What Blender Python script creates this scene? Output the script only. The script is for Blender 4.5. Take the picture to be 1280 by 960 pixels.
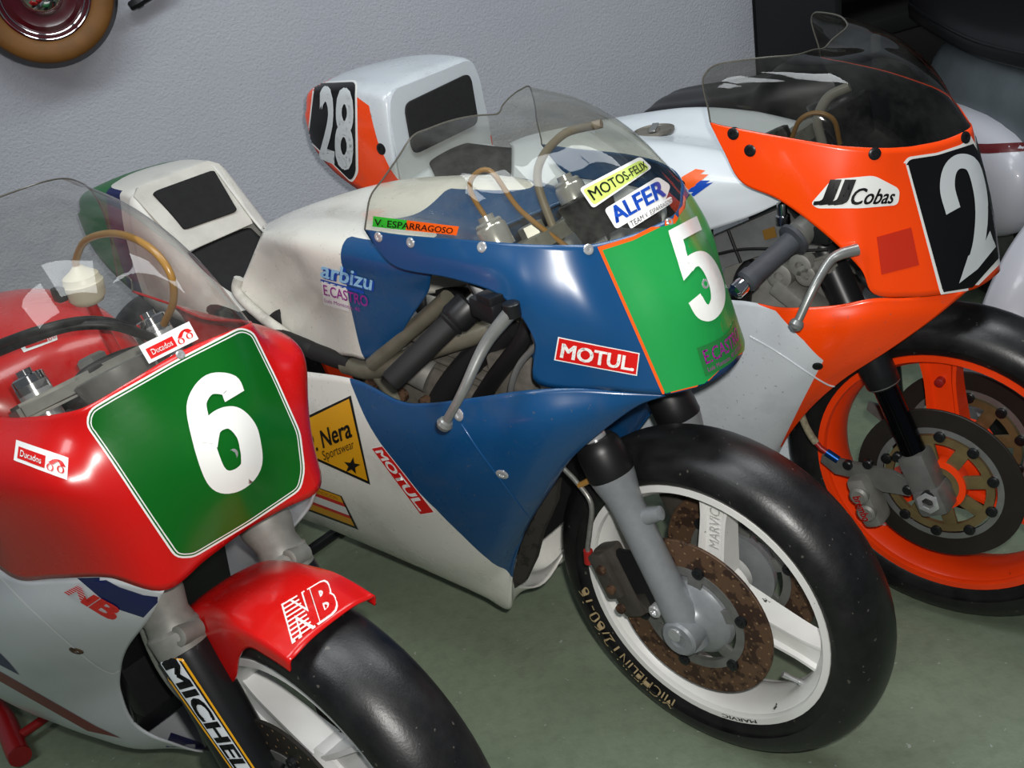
import bpy, bmesh, math, random
from mathutils import Vector, Matrix
from mathutils.bvhtree import BVHTree
from mathutils.geometry import tessellate_polygon
for o in list(bpy.data.objects): bpy.data.objects.remove(o)
S = bpy.context.scene; COL = S.collection
PI = math.pi
# ---------------- camera (1280x960 frame) ----------------
FPX, CAMH, PITCH, ROLL = 1431.6, 1.4259, .461899, -.171394
_cp, _sp, _cr, _sr = math.cos(PITCH), math.sin(PITCH), math.cos(ROLL), math.sin(ROLL)
CF = Vector((0, _cp, -_sp)); _up = Vector((0, _sp, _cp)); _rt = Vector((1, 0, 0))
CR = _cr*_rt + _sr*_up; CU = -_sr*_rt + _cr*_up; CO = Vector((0, 0, CAMH))
cam = bpy.data.cameras.new('camera'); camo = bpy.data.objects.new('camera', cam); COL.objects.link(camo)
cam.sensor_width = 36; cam.lens = FPX/1280*36; cam.clip_start = .02
camo.matrix_world = Matrix(((CR.x, CU.x, -CF.x, CO.x), (CR.y, CU.y, -CF.y, CO.y), (CR.z, CU.z, -CF.z, CO.z), (0, 0, 0, 1)))
S.camera = camo
# ---------------- light ----------------
S.view_settings.view_transform = 'Standard'; S.view_settings.look = 'None'
S.view_settings.gamma = 1; S.view_settings.use_curve_mapping = False; S.view_settings.exposure = 0.0
wd = bpy.data.worlds.new('world'); S.world = wd; wd.use_nodes = True
wd.node_tree.nodes['Background'].inputs[0].default_value = (.62, .70, .82, 1)
wd.node_tree.nodes['Background'].inputs[1].default_value = .13
def lamp(name, kind, loc, power, color=(1, 1, 1), **kw):
    d = bpy.data.lights.new(name, kind); d.energy = power; d.color = color
    for k, v in kw.items(): setattr(d, k, v)
    o = bpy.data.objects.new(name, d); COL.objects.link(o); o.location = loc; return o
# the camera's own flash, a hand's breadth above the lens
fl = lamp('camera_flash_offscreen', 'SPOT', CO + CR*.035 + CU*.06 + CF*.0, 104, (1, .97, .93), shadow_soft_size=.018, spot_size=math.radians(74), spot_blend=1.0)
fl.rotation_euler = (CF + CU*.02).to_track_quat('-Z', 'Y').to_euler()
# fluorescent tubes on the ceiling
for lx, ly in ((-.3, 1.2), (1.2, 2.0), (-1.6, .4)):
    l = lamp('fluorescent_lamp_offscreen', 'AREA', (lx, ly, 2.9), 22, (.93, .98, 1), shape='RECTANGLE', size=1.25, size_y=.6)
    l.rotation_euler = (0, 0, math.radians(22))
# ---------------- pixel -> place ----------------
class Frame:
    def __init__(s, x, y, h):
        s.O = Vector((x, y, 0)); s.h = h
        s.X = Vector((math.cos(h), math.sin(h), 0)); s.Y = Vector((-math.sin(h), math.cos(h), 0)); s.Z = Vector((0, 0, 1))
        d = CO - s.O; s.c = Vector((d@s.X if False else d.dot(s.X), d.dot(s.Y), d.dot(s.Z)))
    def ray(s, u, v):
        d = CF + CR*((u-640)/FPX) - CU*((v-480)/FPX)
        return Vector((d.dot(s.X), d.dot(s.Y), d.dot(s.Z)))
    def L(s, u, v, y):            # pixel on the lengthwise plane y
        d = s.ray(u, v); return s.c + d*((y - s.c.y)/d.y)
    def Lx(s, u, v, x):
        d = s.ray(u, v); return s.c + d*((x - s.c.x)/d.x)
    def Lz(s, u, v, z):
        d = s.ray(u, v); return s.c + d*((z - s.c.z)/d.z)
    def px(s, p):
        w = s.O + s.X*p[0] + s.Y*p[1] + s.Z*p[2] - CO; z = w.dot(CF)
        return 640 + FPX*w.dot(CR)/z, 480 - FPX*w.dot(CU)/z
FB = Frame(.26336, 1.4487, -.776774); FO = Frame(.73444, 1.66627, -.733572); FRD = Frame(-.3233, 1.19725, -.776388)
WN = Vector((-math.sin(math.radians(22.6)), math.cos(math.radians(22.6)), 0)); WD = 2.86     # back wall: WN.p = WD
# ---------------- materials ----------------
def lin(c): 
    return tuple(((x/255)/12.92 if x <= 10 else (((x/255)+.055)/1.055)**2.4) for x in c)
MATS = {}
class NT:
    def __init__(s, name):
        s.m = bpy.data.materials.new(name); s.m.use_nodes = True; s.t = s.m.node_tree; s.n = s.t.nodes
        s.b = s.n['Principled BSDF']; s.tc = None
    def N(s, t, **kw):
        n = s.n.new(t)
        for k, v in kw.items():
            if k.startswith('i_'):
                k = k[2:]; k = int(k) if k.isdigit() else k
                s.put(n.inputs[k], v)
            else: setattr(n, k, v)
        return n
    def put(s, inp, v):
        if isinstance(v, bpy.types.NodeSocket): s.t.links.new(v, inp)
        elif isinstance(v, tuple) and len(v) == 3 and inp.type == 'RGBA': inp.default_value = (*v, 1)
        else: inp.default_value = v
    def obj(s):
        if not s.tc: s.tc = s.N('ShaderNodeTexCoord')
        return s.tc.outputs['Object']
    def noise(s, scale, detail=3, rough=.55, vec=None):
        return s.N('ShaderNodeTexNoise', i_Vector=vec or s.obj(), i_Scale=scale, i_Detail=detail, i_Roughness=rough).outputs['Fac']
    def ramp(s, fac, a, b):
        return s.N('ShaderNodeMapRange', i_0=fac, i_1=a, i_2=b).outputs[0]
    def math(s, op, a, b=0.0):
        return s.N('ShaderNodeMath', operation=op, i_0=a, i_1=b).outputs[0]
    def mix(s, f, a, b):
        n = s.N('ShaderNodeMix', data_type='RGBA'); s.put(n.inputs[0], f); s.put(n.inputs[6], a); s.put(n.inputs[7], b); return n.outputs[2]
    def xyz(s):
        n = s.N('ShaderNodeSeparateXYZ', i_0=s.obj()); return n.outputs
    def bump(s, h, strength=.3, dist=.002):
        s.put(s.b.inputs['Normal'], s.N('ShaderNodeBump', i_Strength=strength, i_Distance=dist, i_Height=h).outputs[0])
    def set(s, **kw):
        for k, v in kw.items(): s.put(s.b.inputs[k.replace('_', ' ')], v)
        return s.m
def paint(name, rgb, rough=.28, dirt=.25, coat=.3, metal=0.0, dirtcol=(.10, .09, .075), scale=9):
    if name in MATS: return MATS[name]
    t = NT(name); c = lin(rgb)
    f = t.ramp(t.noise(scale, 5, .6), .5, .78); f = t.math('MULTIPLY', f, dirt)
    f2 = t.math('MULTIPLY', t.ramp(t.noise(160, 2), .68, .74), dirt*.7)
    col = t.mix(t.math('MAXIMUM', f, f2), c, tuple(x*.55+y*.25 for x, y in zip(c, dirtcol)))
    t.set(Base_Color=col, Roughness=t.math('ADD', t.math('MULTIPLY', t.noise(14, 3), .15), rough-.07), Metallic=metal, Coat_Weight=coat, Coat_Roughness=.08)
    MATS[name] = t.m; return t.m
def plain(name, rgb, rough=.5, metal=0.0, noise=.0, scale=40, bump=0.0):
    if name in MATS: return MATS[name]
    t = NT(name); c = lin(rgb)
    if noise:
        col = t.mix(t.math('MULTIPLY', t.ramp(t.noise(scale, 4), .4, .7), noise), c, tuple(x*.35 for x in c))
    else: col = c
    if bump: t.bump(t.noise(scale*4, 3), .5, bump)
    t.set(Base_Color=col, Roughness=rough, Metallic=metal); MATS[name] = t.m; return t.m
def split_paint(name, pts, rgb_a, rgb_b, axis='z', rough=.28, extra=None):
    # paint line given as local (x, z) points: x beyond the line -> colour b
    t = NT(name); x, y, z = t.xyz()
    P = sorted(pts, key=lambda p: p[1]); z0, z1 = P[0][1], P[-1][1]
    xs = [p[0] for p in P]; x0, x1 = min(xs)-.01, max(xs)+.01
    fc = t.N('ShaderNodeFloatCurve'); cv = fc.mapping.curves[0]
    for i, p in enumerate(P):
        a, b = (p[1]-z0)/(z1-z0), (p[0]-x0)/(x1-x0)
        if i == 0: q = cv.points[0]; q.location = (a, b)
        elif i == len(P)-1: q = cv.points[-1]; q.location = (a, b)
        else: q = cv.points.new(a, b)
        q.handle_type = 'VECTOR'
    fc.mapping.update()
    t.put(fc.inputs[1], t.N('ShaderNodeMapRange', i_0=z, i_1=z0, i_2=z1).outputs[0])
    g = t.N('ShaderNodeMapRange', clamp=False, i_0=fc.outputs[0], i_1=0.0, i_2=1.0, i_3=x0, i_4=x1).outputs[0]
    m = t.math('GREATER_THAN', x, g)
    if extra: m = extra(t, m, x, y, z)
    d = t.math('MULTIPLY', t.ramp(t.noise(8, 5, .65), .52, .8), .3)
    d2 = t.math('MULTIPLY', t.ramp(t.noise(150, 2), .69, .74), .5)
    col = t.mix(m, lin(rgb_a), lin(rgb_b))
    col = t.mix(t.math('MAXIMUM', d, d2), col, (.11, .10, .085))
    t.set(Base_Color=col, Roughness=t.math('ADD', t.math('MULTIPLY', t.noise(14, 3), .15), rough-.07), Coat_Weight=.3, Coat_Roughness=.1)
    return t.m
def worn(name, rgb, under, amt=.62, scale=55, rough=.4):
    if name in MATS: return MATS[name]
    t = NT(name); f = t.ramp(t.noise(scale, 6, .7), amt, amt+.02)
    col = t.mix(t.math('MULTIPLY', t.ramp(t.noise(7, 4), .45, .75), .35), lin(rgb), tuple(x*.6 for x in lin(rgb)))
    col = t.mix(f, col, lin(under))
    t.set(Base_Color=col, Roughness=rough); MATS[name] = t.m; return t.m
def glass(name, tint, rough=.02, haze=.04):
    t = NT(name); t.n.remove(t.b); out = t.n['Material Output']
    tr = t.N('ShaderNodeBsdfTransparent'); t.put(tr.inputs[0], tint)
    gl = t.N('ShaderNodeBsdfGlossy'); gl.inputs['Roughness'].default_value = rough
    df = t.N('ShaderNodeBsdfDiffuse'); df.inputs[0].default_value = (.55, .55, .5, 1)
    a = t.N('ShaderNodeMixShader'); sm = t.math('MULTIPLY', t.ramp(t.noise(13, 5, .65), .35, .8), haze*2)
    t.put(a.inputs[0], sm); t.t.links.new(tr.outputs[0], a.inputs[1]); t.t.links.new(df.outputs[0], a.inputs[2])
    b = t.N('ShaderNodeMixShader'); lw = t.N('ShaderNodeLayerWeight', i_Blend=.5)
    fr = t.math('ADD', t.math('MULTIPLY', t.math('POWER', lw.outputs['Facing'], 4.0), .8), .035)
    t.t.links.new(fr, b.inputs[0]); t.t.links.new(a.outputs[0], b.inputs[1]); t.t.links.new(gl.outputs[0], b.inputs[2])
    t.t.links.new(b.outputs[0], out.inputs[0]); return t.m
# ---------------- meshes ----------------
def tag(o, label=None, cat=None, group=None, kind=None):
    for k, v in (('label', label), ('category', cat), ('group', group), ('kind', kind)):
        if v: o[k] = v
    return o
def mesh_obj(name, verts, faces, mat, parent=None, smooth=True):
    me = bpy.data.meshes.new(name); me.from_pydata([tuple(v) for v in verts], [], faces); me.validate(); me.update()
    o = bpy.data.objects.new(name, me); COL.objects.link(o); o.parent = parent
    if mat: me.materials.append(mat)
    if smooth: me.shade_smooth()
    return o
def bm_obj(name, bm, mat, parent=None, smooth=False, sharp=None):
    bmesh.ops.recalc_face_normals(bm, faces=bm.faces)
    me = bpy.data.meshes.new(name); bm.to_mesh(me); bm.free()
    o = bpy.data.objects.new(name, me); COL.objects.link(o); o.parent = parent
    if mat: me.materials.append(mat)
    if smooth:
        me.shade_smooth()
        me.set_sharp_from_angle(angle=math.radians(sharp or 38))
    return o
def cr(p, t):                                    # Catmull-Rom over a list
    n = len(p)-1; i = min(int(t), n-1); f = t-i
    a = p[i-1] if i > 0 else p[0]*2-p[1]; b = p[i]; c = p[i+1]; d = p[i+2] if i+2 <= n else p[n]*2-p[n-1]
    return .5*((2*b)+(c-a)*f+(2*a-5*b+4*c-d)*f*f+(3*b-a-3*c+d)*f*f*f)
def spline(p, n, closed=False):
    p = [Vector(q) for q in p]
    if closed:
        m = len(p); q = [p[-2], p[-1]]+p+[p[0], p[1], p[2]]
        return [cr(q, 2+m*i/n) for i in range(n)]
    return [cr(p, (len(p)-1)*i/n) for i in range(n+1)]
def surf(rows, nu, nv):                          # rows x cols of Vector -> dense grid
    cols = [spline(r, nu) for r in rows]
    g = [[None]*(nu+1) for _ in range(nv+1)]
    for j in range(nu+1):
        c = spline([r[j] for r in cols], nv)
        for i in range(nv+1): g[i][j] = c[i]
    return g
def grid_obj(name, g, mat, parent, thick=.0025, skip=None, close=False):
    nv, nu = len(g), len(g[0]); vs = [p for r in g for p in r]; fs = []
    for i in range(nv-1):
        for j in range(nu-1):
            if skip and skip(i, j): continue
            fs.append((i*nu+j, i*nu+j+1, (i+1)*nu+j+1, (i+1)*nu+j))
    o = mesh_obj(name, vs, fs, mat, parent)
    if thick:
        b = bmesh.new(); b.from_mesh(o.data); bmesh.ops.recalc_face_normals(b, faces=b.faces); b.to_mesh(o.data); b.free()
        o.data.shade_smooth()
        m = o.modifiers.new('shell', 'SOLIDIFY'); m.thickness = thick; m.offset = 0
    return o
def mir(p): return Vector((p[0], -p[1], p[2]))
def sym_rows(rows):      # columns end on y=0 -> append the mirrored half
    return [list(r)+[mir(p) for p in reversed(r[:-1])] for r in rows]
def sym_cols(rows):      # last row is y=0 -> append mirrored rows
    return [list(r) for r in rows]+[[mir(p) for p in r] for r in reversed(rows[:-1])]
def tube(path, r, n=10, cap=True, bm=None, radii=None):
    path = [Vector(p) for p in path]; bm = bm or bmesh.new(); rings = []
    t0 = (path[1]-path[0]).normalized(); nrm = t0.orthogonal().normalized()
    for i, p in enumerate(path):
        a = path[max(i-1, 0)]; b = path[min(i+1, len(path)-1)]; t = (b-a).normalized()
        nrm = (nrm - t*nrm.dot(t)).normalized(); bi = t.cross(nrm); rr = radii[i] if radii else r
        rings.append([bm.verts.new(p+(nrm*math.cos(2*PI*k/n)+bi*math.sin(2*PI*k/n))*rr) for k in range(n)])
    for a, b in zip(rings, rings[1:]):
        for k in range(n): bm.faces.new((a[k], a[(k+1) % n], b[(k+1) % n], b[k]))
    if cap:
        bm.faces.new(rings[0][::-1]); bm.faces.new(rings[-1])
    return bm
def tube_obj(name, pts, r, mat, parent, n=10, seg=None, radii=None):
    if seg: pts = spline(pts, seg)
    return bm_obj(name, tube(pts, r, n, radii=radii), mat, parent, True, 50)
def lathe(p0, axis, prof, n=32, bm=None, caps=True, closed=False):   # prof: (distance along axis, radius)
    bm = bm or bmesh.new(); p0 = Vector(p0); ax = Vector(axis).normalized(); e = ax.orthogonal().normalized(); f = ax.cross(e)
    rings = [[bm.verts.new(p0+ax*d+(e*math.cos(2*PI*k/n)+f*math.sin(2*PI*k/n))*r) for k in range(n)] for d, r in prof]
    prs = list(zip(rings, rings[1:]))
    if closed: prs.append((rings[-1], rings[0]))
    for a, b in prs:
        for k in range(n): bm.faces.new((a[k], a[(k+1) % n], b[(k+1) % n], b[k]))
    if caps and not closed: bm.faces.new(rings[0][::-1]); bm.faces.new(rings[-1])
    return bm
def lathe_obj(name, p0, axis, prof, mat, parent, n=32, closed=False, sharp=35):
    return bm_obj(name, lathe(p0, axis, prof, n, closed=closed), mat, parent, True, sharp)
def rbox(c, size, rot=None, bev=.003, bm=None, seg=2):
    b = bmesh.new(); bmesh.ops.create_cube(b, size=1)
    for v in b.verts: v.co = Vector((v.co.x*size[0], v.co.y*size[1], v.co.z*size[2]))
    if bev: bmesh.ops.bevel(b, geom=b.edges[:]+b.verts[:], offset=bev, segments=seg, affect='EDGES', profile=.6)
    M = rot.to_4x4() if rot else Matrix.Identity(4); M.translation = Vector(c); b.transform(M)
    if bm is None: return b
    me = bpy.data.meshes.new('t'); b.to_mesh(me); b.free(); bm.from_mesh(me); bpy.data.meshes.remove(me); return bm
def box_obj(name, c, size, mat, parent, rot=None, bev=.003): return bm_obj(name, rbox(c, size, rot, bev), mat, parent, True, 40)
def prism(poly, d, bm=None):           # closed 3-D polygon extruded by the vector d
    bm = bm or bmesh.new(); d = Vector(d)
    a = [bm.verts.new(Vector(p)) for p in poly]; b = [bm.verts.new(Vector(p)+d) for p in poly]; n = len(a)
    bm.faces.new(a); bm.faces.new(b[::-1])
    for i in range(n): bm.faces.new((a[i], b[i], b[(i+1) % n], a[(i+1) % n]))
    return bm
def prism_obj(name, poly, d, mat, parent, bev=.002):
    bm = prism(poly, d)
    if bev: bmesh.ops.bevel(bm, geom=bm.edges[:], offset=bev, segments=2, affect='EDGES')
    return bm_obj(name, bm, mat, parent, True, 40)
def basis(z, x=None):                 # rotation whose local z is z (and x roughly x)
    z = Vector(z).normalized(); x = Vector(x) if x is not None else z.orthogonal(); x = (x - z*x.dot(z)).normalized(); y = z.cross(x)
    return Matrix((x, y, z)).transposed()
# ---------------- flat prints laid on surfaces ----------------
def bvh_of(o):
    return BVHTree.FromPolygons([v.co.copy() for v in o.data.vertices], [tuple(p.vertices) for p in o.data.polygons])
BV = {}
def getbvh(o):
    if o.name not in BV: BV[o.name] = bvh_of(o)
    return BV[o.name]
def bil(q, s, t):                      # quad tl,tr,br,bl ; s right, t down (projective)
    (x0, y0), (x1, y1), (x2, y2), (x3, y3) = q
    dx1, dy1, dx2, dy2 = x1-x2, y1-y2, x3-x2, y3-y2; sx, sy = x0-x1+x2-x3, y0-y1+y2-y3
    den = dx1*dy2-dx2*dy1; g = (sx*dy2-dx2*sy)/den; h = (dx1*sy-sx*dy1)/den
    a, b, c = x1-x0+g*x1, x3-x0+h*x3, x0; d, e, f = y1-y0+g*y1, y3-y0+h*y3, y0
    w = g*s+h*t+1; return (a*s+b*t+c)/w, (d*s+e*t+f)/w
def chop(bm, step):
    xs = [v.co.x for v in bm.verts]; ys = [v.co.y for v in bm.verts]
    for ax, lo, hi in ((0, min(xs), max(xs)), (1, min(ys), max(ys))):
        k = lo+step*.5
        while k < hi:
            no = Vector((1, 0, 0)) if ax == 0 else Vector((0, 1, 0)); co = no*k
            bmesh.ops.bisect_plane(bm, geom=bm.verts[:]+bm.edges[:]+bm.faces[:], plane_co=co, plane_no=no, dist=1e-5); k += step
def lay(name, bm, F, surf_o, mat, layer=1, step=7, parent=None, thick=.0005, front=False):   # front: bm holds (y, z), laid from dead ahead
    chop(bm, step); bmesh.ops.triangulate(bm, faces=[f for f in bm.faces if len(f.verts) > 4])
    tree = getbvh(surf_o); last = None; shell = .0014
    base = surf_o.modifiers[0].thickness/2 if len(surf_o.modifiers) and surf_o.modifiers[0].type == 'SOLIDIFY' else 0.0
    hits = []
    for v in bm.verts:
        d = Vector((-1, 0, 0)) if front else F.ray(v.co.x, v.co.y).normalized(); loc, n, i, dist = tree.ray_cast(Vector((1, v.co.x, v.co.y)) if front else F.c, d)
        if loc is None: hits.append((v, d, None)); continue
        if n.dot(d) > 0: n = -n
        last = dist; hits.append((v, d, (loc, n)))
    for v, d, h in hits:
        if h: v.co = h[0]+h[1]*(base+thick*layer+.0003)
    gone = [v for v, d, h in hits if h is None]
    if gone: bmesh.ops.delete(bm, geom=gone, context='VERTS')
    me = bpy.data.meshes.new(name); bm.to_mesh(me); bm.free(); me.materials.append(mat)
    o = bpy.data.objects.new(name, me); COL.objects.link(o); o.parent = parent or surf_o; me.shade_smooth(); return o
def poly_bm(polys, bm=None):
    bm = bm or bmesh.new()
    for p in polys:
        vs = [bm.verts.new((x, y, 0)) for x, y in p]
        for tri in tessellate_polygon([[Vector((x, y, 0)) for x, y in p]]): 
            try: bm.faces.new([vs[i] for i in tri])
            except ValueError: pass
    return bm
def rpoly(pts, r, n=5):                 # polygon with rounded corners
    out = []; m = len(pts)
    for i in range(m):
        p = Vector(pts[i]); a = Vector(pts[i-1]); b = Vector(pts[(i+1) % m])
        da, db = (a-p), (b-p); k = min(r, da.length*.45, db.length*.45); A = p+da.normalized()*k; B = p+db.normalized()*k
        for j in range(n+1):
            t = j/n; q = A*(1-t)**2+p*2*t*(1-t)+B*t*t; out.append((q.x, q.y))
    return out
def print_poly(name, F, so, polys, mat, layer=1, step=7): return lay(name, poly_bm(polys), F, so, mat, layer, step)
_txt = {}
def text_geo(body, bold=0.0, shear=0.0, space=1.0):
    key = (body, bold, shear, space)
    if key not in _txt:
        c = bpy.data.curves.new('txt', 'FONT'); c.body = body; c.size = 1; c.shear = shear; c.space_character = space; c.resolution_u = 3
        o = bpy.data.objects.new('txt', c); COL.objects.link(o); dg = bpy.context.evaluated_depsgraph_get()
        me = bpy.data.meshes.new_from_object(o.evaluated_get(dg))
        b0 = [(v.co.x, v.co.y) for v in me.vertices]; f0 = [tuple(p.vertices) for p in me.polygons]; vs = []; fs = []
        for dx, dy in (((0, 0),) if not bold else ((bold, bold*.6), (-bold, bold*.6), (bold, -bold*.6), (-bold, -bold*.6), (0, 0))):
            k = len(vs); vs += [(x+dx, y+dy) for x, y in b0]; fs += [tuple(i+k for i in f) for f in f0]
        bpy.data.objects.remove(o); bpy.data.curves.remove(c); bpy.data.meshes.remove(me)
        xs = [v[0] for v in vs]; ys = [v[1] for v in vs]; x0, x1, y0, y1 = min(xs), max(xs), min(ys), max(ys)
        _txt[key] = ([((x-x0)/(x1-x0), 1-(y-y0)/(y1-y0)) for x, y in vs], fs)
    return _txt[key]
def text_bm(body, quad, **kw):
    vs, fs = text_geo(body, **kw); bm = bmesh.new(); V = [bm.verts.new((*bil(quad, s, t), 0)) for s, t in vs]
    for f in fs:
        try: bm.faces.new([V[i] for i in f])
        except ValueError: pass
    return bm
def print_text(name, F, so, body, quad, mat, layer=2, step=8, **kw): return lay(name, text_bm(body, quad, **kw), F, so, mat, layer, step)
def stroke(path, w, n=40, curve=True, bm=None, quad=None, asp=1.0):     # ribbon of width w along a 2-D path
    P = [Vector((p[0], p[1]*asp, 0)) for p in path]; P = spline(P, n) if curve else P
    bm = bm or bmesh.new(); prev = None
    for i, p in enumerate(P):
        t = (P[min(i+1, len(P)-1)]-P[max(i-1, 0)]).normalized(); nn = Vector((-t.y, t.x, 0))*(w/2)
        a, b = p+nn, p-nn
        if quad: a, b = Vector((*bil(quad, a.x, a.y/asp), 0)), Vector((*bil(quad, b.x, b.y/asp), 0))
        c = (bm.verts.new(a), bm.verts.new(b))
        if prev: bm.faces.new((prev[0], prev[1], c[1], c[0]))
        prev = c
    return bm
def sub(q, s0, t0, s1, t1):             # part of a quad
    return [bil(q, s0, t0), bil(q, s1, t0), bil(q, s1, t1), bil(q, s0, t1)]
def screw(F, so, u, v, r, mat, name='screw', washer=None):
    d = F.ray(u, v).normalized(); loc, n, i, dist = getbvh(so).ray_cast(F.c, d)
    if loc is None: loc, n, i, dist = getbvh(so).find_nearest(F.c+d*1.5)
    if n.dot(d) > 0: n = -n
    o = lathe_obj(name, loc, n, [(-.004, r), (.0022, r), (.0034, r*.8), (.0034, r*.45), (.0016, r*.4)], mat, so, 14)
    return o
def seam_bead(F, so, path, mat, r=.0016):
    pts = []
    for p in spline([Vector((*q, 0)) for q in path], 24):
        loc, n, i, dist = getbvh(so).ray_cast(F.c, F.ray(p.x, p.y).normalized())
        if loc: pts.append(loc+(n if n.dot(F.c-loc) > 0 else -n)*.0018)
    return tube_obj('panel_seam', pts, r, mat, so, 8)
def thing(name, F, label, cat, group=None):
    o = bpy.data.objects.new(name, None); COL.objects.link(o); o.location = F.O; o.rotation_euler = (0, 0, F.h)
    o.empty_display_size = .1; return tag(o, label, cat, group)
# ---------------- shared materials ----------------
def rubber():
    t = NT('slick rubber'); n = t.noise(30, 5, .6)
    col = t.mix(t.ramp(n, .35, .75), (.005, .005, .0055), (.012, .012, .0125))
    sp = t.ramp(t.noise(110, 1), .745, .76); col = t.mix(t.math('MULTIPLY', sp, .6), col, (.11, .10, .085))
    t.bump(t.noise(260, 3), .25, .0008)
    t.set(Base_Color=col, Roughness=t.math('ADD', t.math('MULTIPLY', n, .2), .27)); return t.m
M = dict(
  rubber=rubber(), black=plain('black plastic', (18, 18, 20), .42), blackrub=plain('black grip rubber', (16, 16, 17), .7, noise=.3),
  satin=plain('satin black metal', (30, 31, 33), .32, .3), alu=plain('bare aluminium', (150, 152, 150), .32, .6, .3, 30),
  cast=plain('cast alloy', (138, 138, 132), .5, .3, .4, 35), steel=plain('bright steel', (205, 207, 208), .2, .6, .2, 60),
  chrome=plain('chrome', (225, 226, 228), .08, 1.0), silver=plain('silver grey fork enamel', (134, 138, 141), .36, .25, .15, 80),
  darkalu=plain('grey anodised alloy', (112, 113, 110), .42, .3, .4, 40), foam=plain('black seat foam', (30, 30, 31), .95, 0, .4, 60, .0015),
  grime=plain('grimy engine metal', (112, 108, 100), .55, .2, .6, 45), gold=plain('gold anodised alloy', (128, 112, 76), .4, .4, .3, 50),
  white=plain('sticker white', (232, 233, 230), .3), ink=plain('sticker black', (12, 12, 14), .35), redink=plain('sticker red', (205, 22, 20), .3),
  blueink=plain('sticker blue', (20, 70, 170), .3), yellow=plain('sticker yellow', (222, 160, 18), .3), orangeink=plain('sticker orange', (232, 92, 20), .3),
  purple=plain('sticker magenta', (150, 30, 140), .3), lime=plain('sticker lime', (200, 222, 110), .3), sky=plain('sticker pale blue', (150, 200, 235), .3),
  navy=plain('sticker navy', (16, 22, 80), .3), gint=plain('sticker vivid green', (40, 176, 50), .3), greytext=plain('tyre lettering', (150, 132, 96), .7),
  hose=plain('black hose', (16, 16, 17), .5), braid=plain('braided hose', (150, 150, 145), .4, .6, .4, 200), cream=plain('cream plastic', (214, 206, 182), .35),
  amber=plain('amber tube', (150, 112, 55), .3), rust=worn('rusty disc', (82, 60, 42), (48, 30, 20), .5, 26, .6), disc=plain('carbon disc', (44, 40, 36), .5, .3, .4, 20),
  hole=plain('brown hole dots', (120, 96, 70), .6), redclip=plain('red clip', (150, 30, 28), .4), bluean=plain('blue anodised', (30, 80, 150), .3, .8),
  whiterim=worn('chipped white enamel', (226, 226, 222), (40, 38, 36), .665, 30, .4), orim=worn('orange enamel', (250, 66, 12), (120, 40, 16), .70, 30, .32))
# ---------------- the room ----------------
def room():
    t = NT('painted concrete floor'); n1 = t.noise(2.2, 6, .6); n2 = t.noise(38, 4, .6)
    col = t.mix(t.ramp(n1, .35, .7), (.175, .225, .150), (.235, .280, .195))
    col = t.mix(t.math('MULTIPLY', t.ramp(n2, .45, .8), .35), col, (.085, .105, .07))
    col = t.mix(t.math('MULTIPLY', t.ramp(t.noise(75, 2), .715, .74), .7), col, (.45, .46, .42))
    st = t.math('MULTIPLY', t.ramp(t.noise(3.3, 4), .62, .74), .45); col = t.mix(st, col, (.10, .085, .06))
    t.bump(t.noise(120, 3), .5, .002); t.set(Base_Color=col, Roughness=.62)
    c, s = math.cos(math.radians(22.6)), math.sin(math.radians(22.6)); dirv = Vector((c, s, 0))
    def slab(name, pts, up, th, mat):
        o = bm_obj(name, prism([Vector(p) for p in pts], Vector(up)*th), mat); return tag(o, kind='structure')
    f = slab('floor', [(-4.5, -2.5, 0), (4.5, -2.5, 0), (4.5, 6, 0), (-4.5, 6, 0)], (0, 0, -1), .1, t.m); f['label'] = 'green grey painted concrete floor, specked and stained'
    t = NT('rough white plaster wall'); n = t.noise(150, 4, .62); v = t.noise(2.0, 4)
    col = t.mix(t.ramp(v, .3, .75), lin((176, 180, 190)), lin((186, 190, 198)))
    t.bump(n, .8, .0035); t.set(Base_Color=col, Roughness=.75)
    P0 = WN*WD; a = P0-dirv*4.6; b = P0+dirv*5
    w = slab('wall_back', [a, b, b+Vector((0, 0, 3)), a+Vector((0, 0, 3))], WN, .12, t.m); w['label'] = 'rough pale grey plaster wall behind the motorcycles'
    FW = Frame(0, 0, math.radians(22.6))     # local y runs into the wall
    return FW
FW = room()
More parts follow.
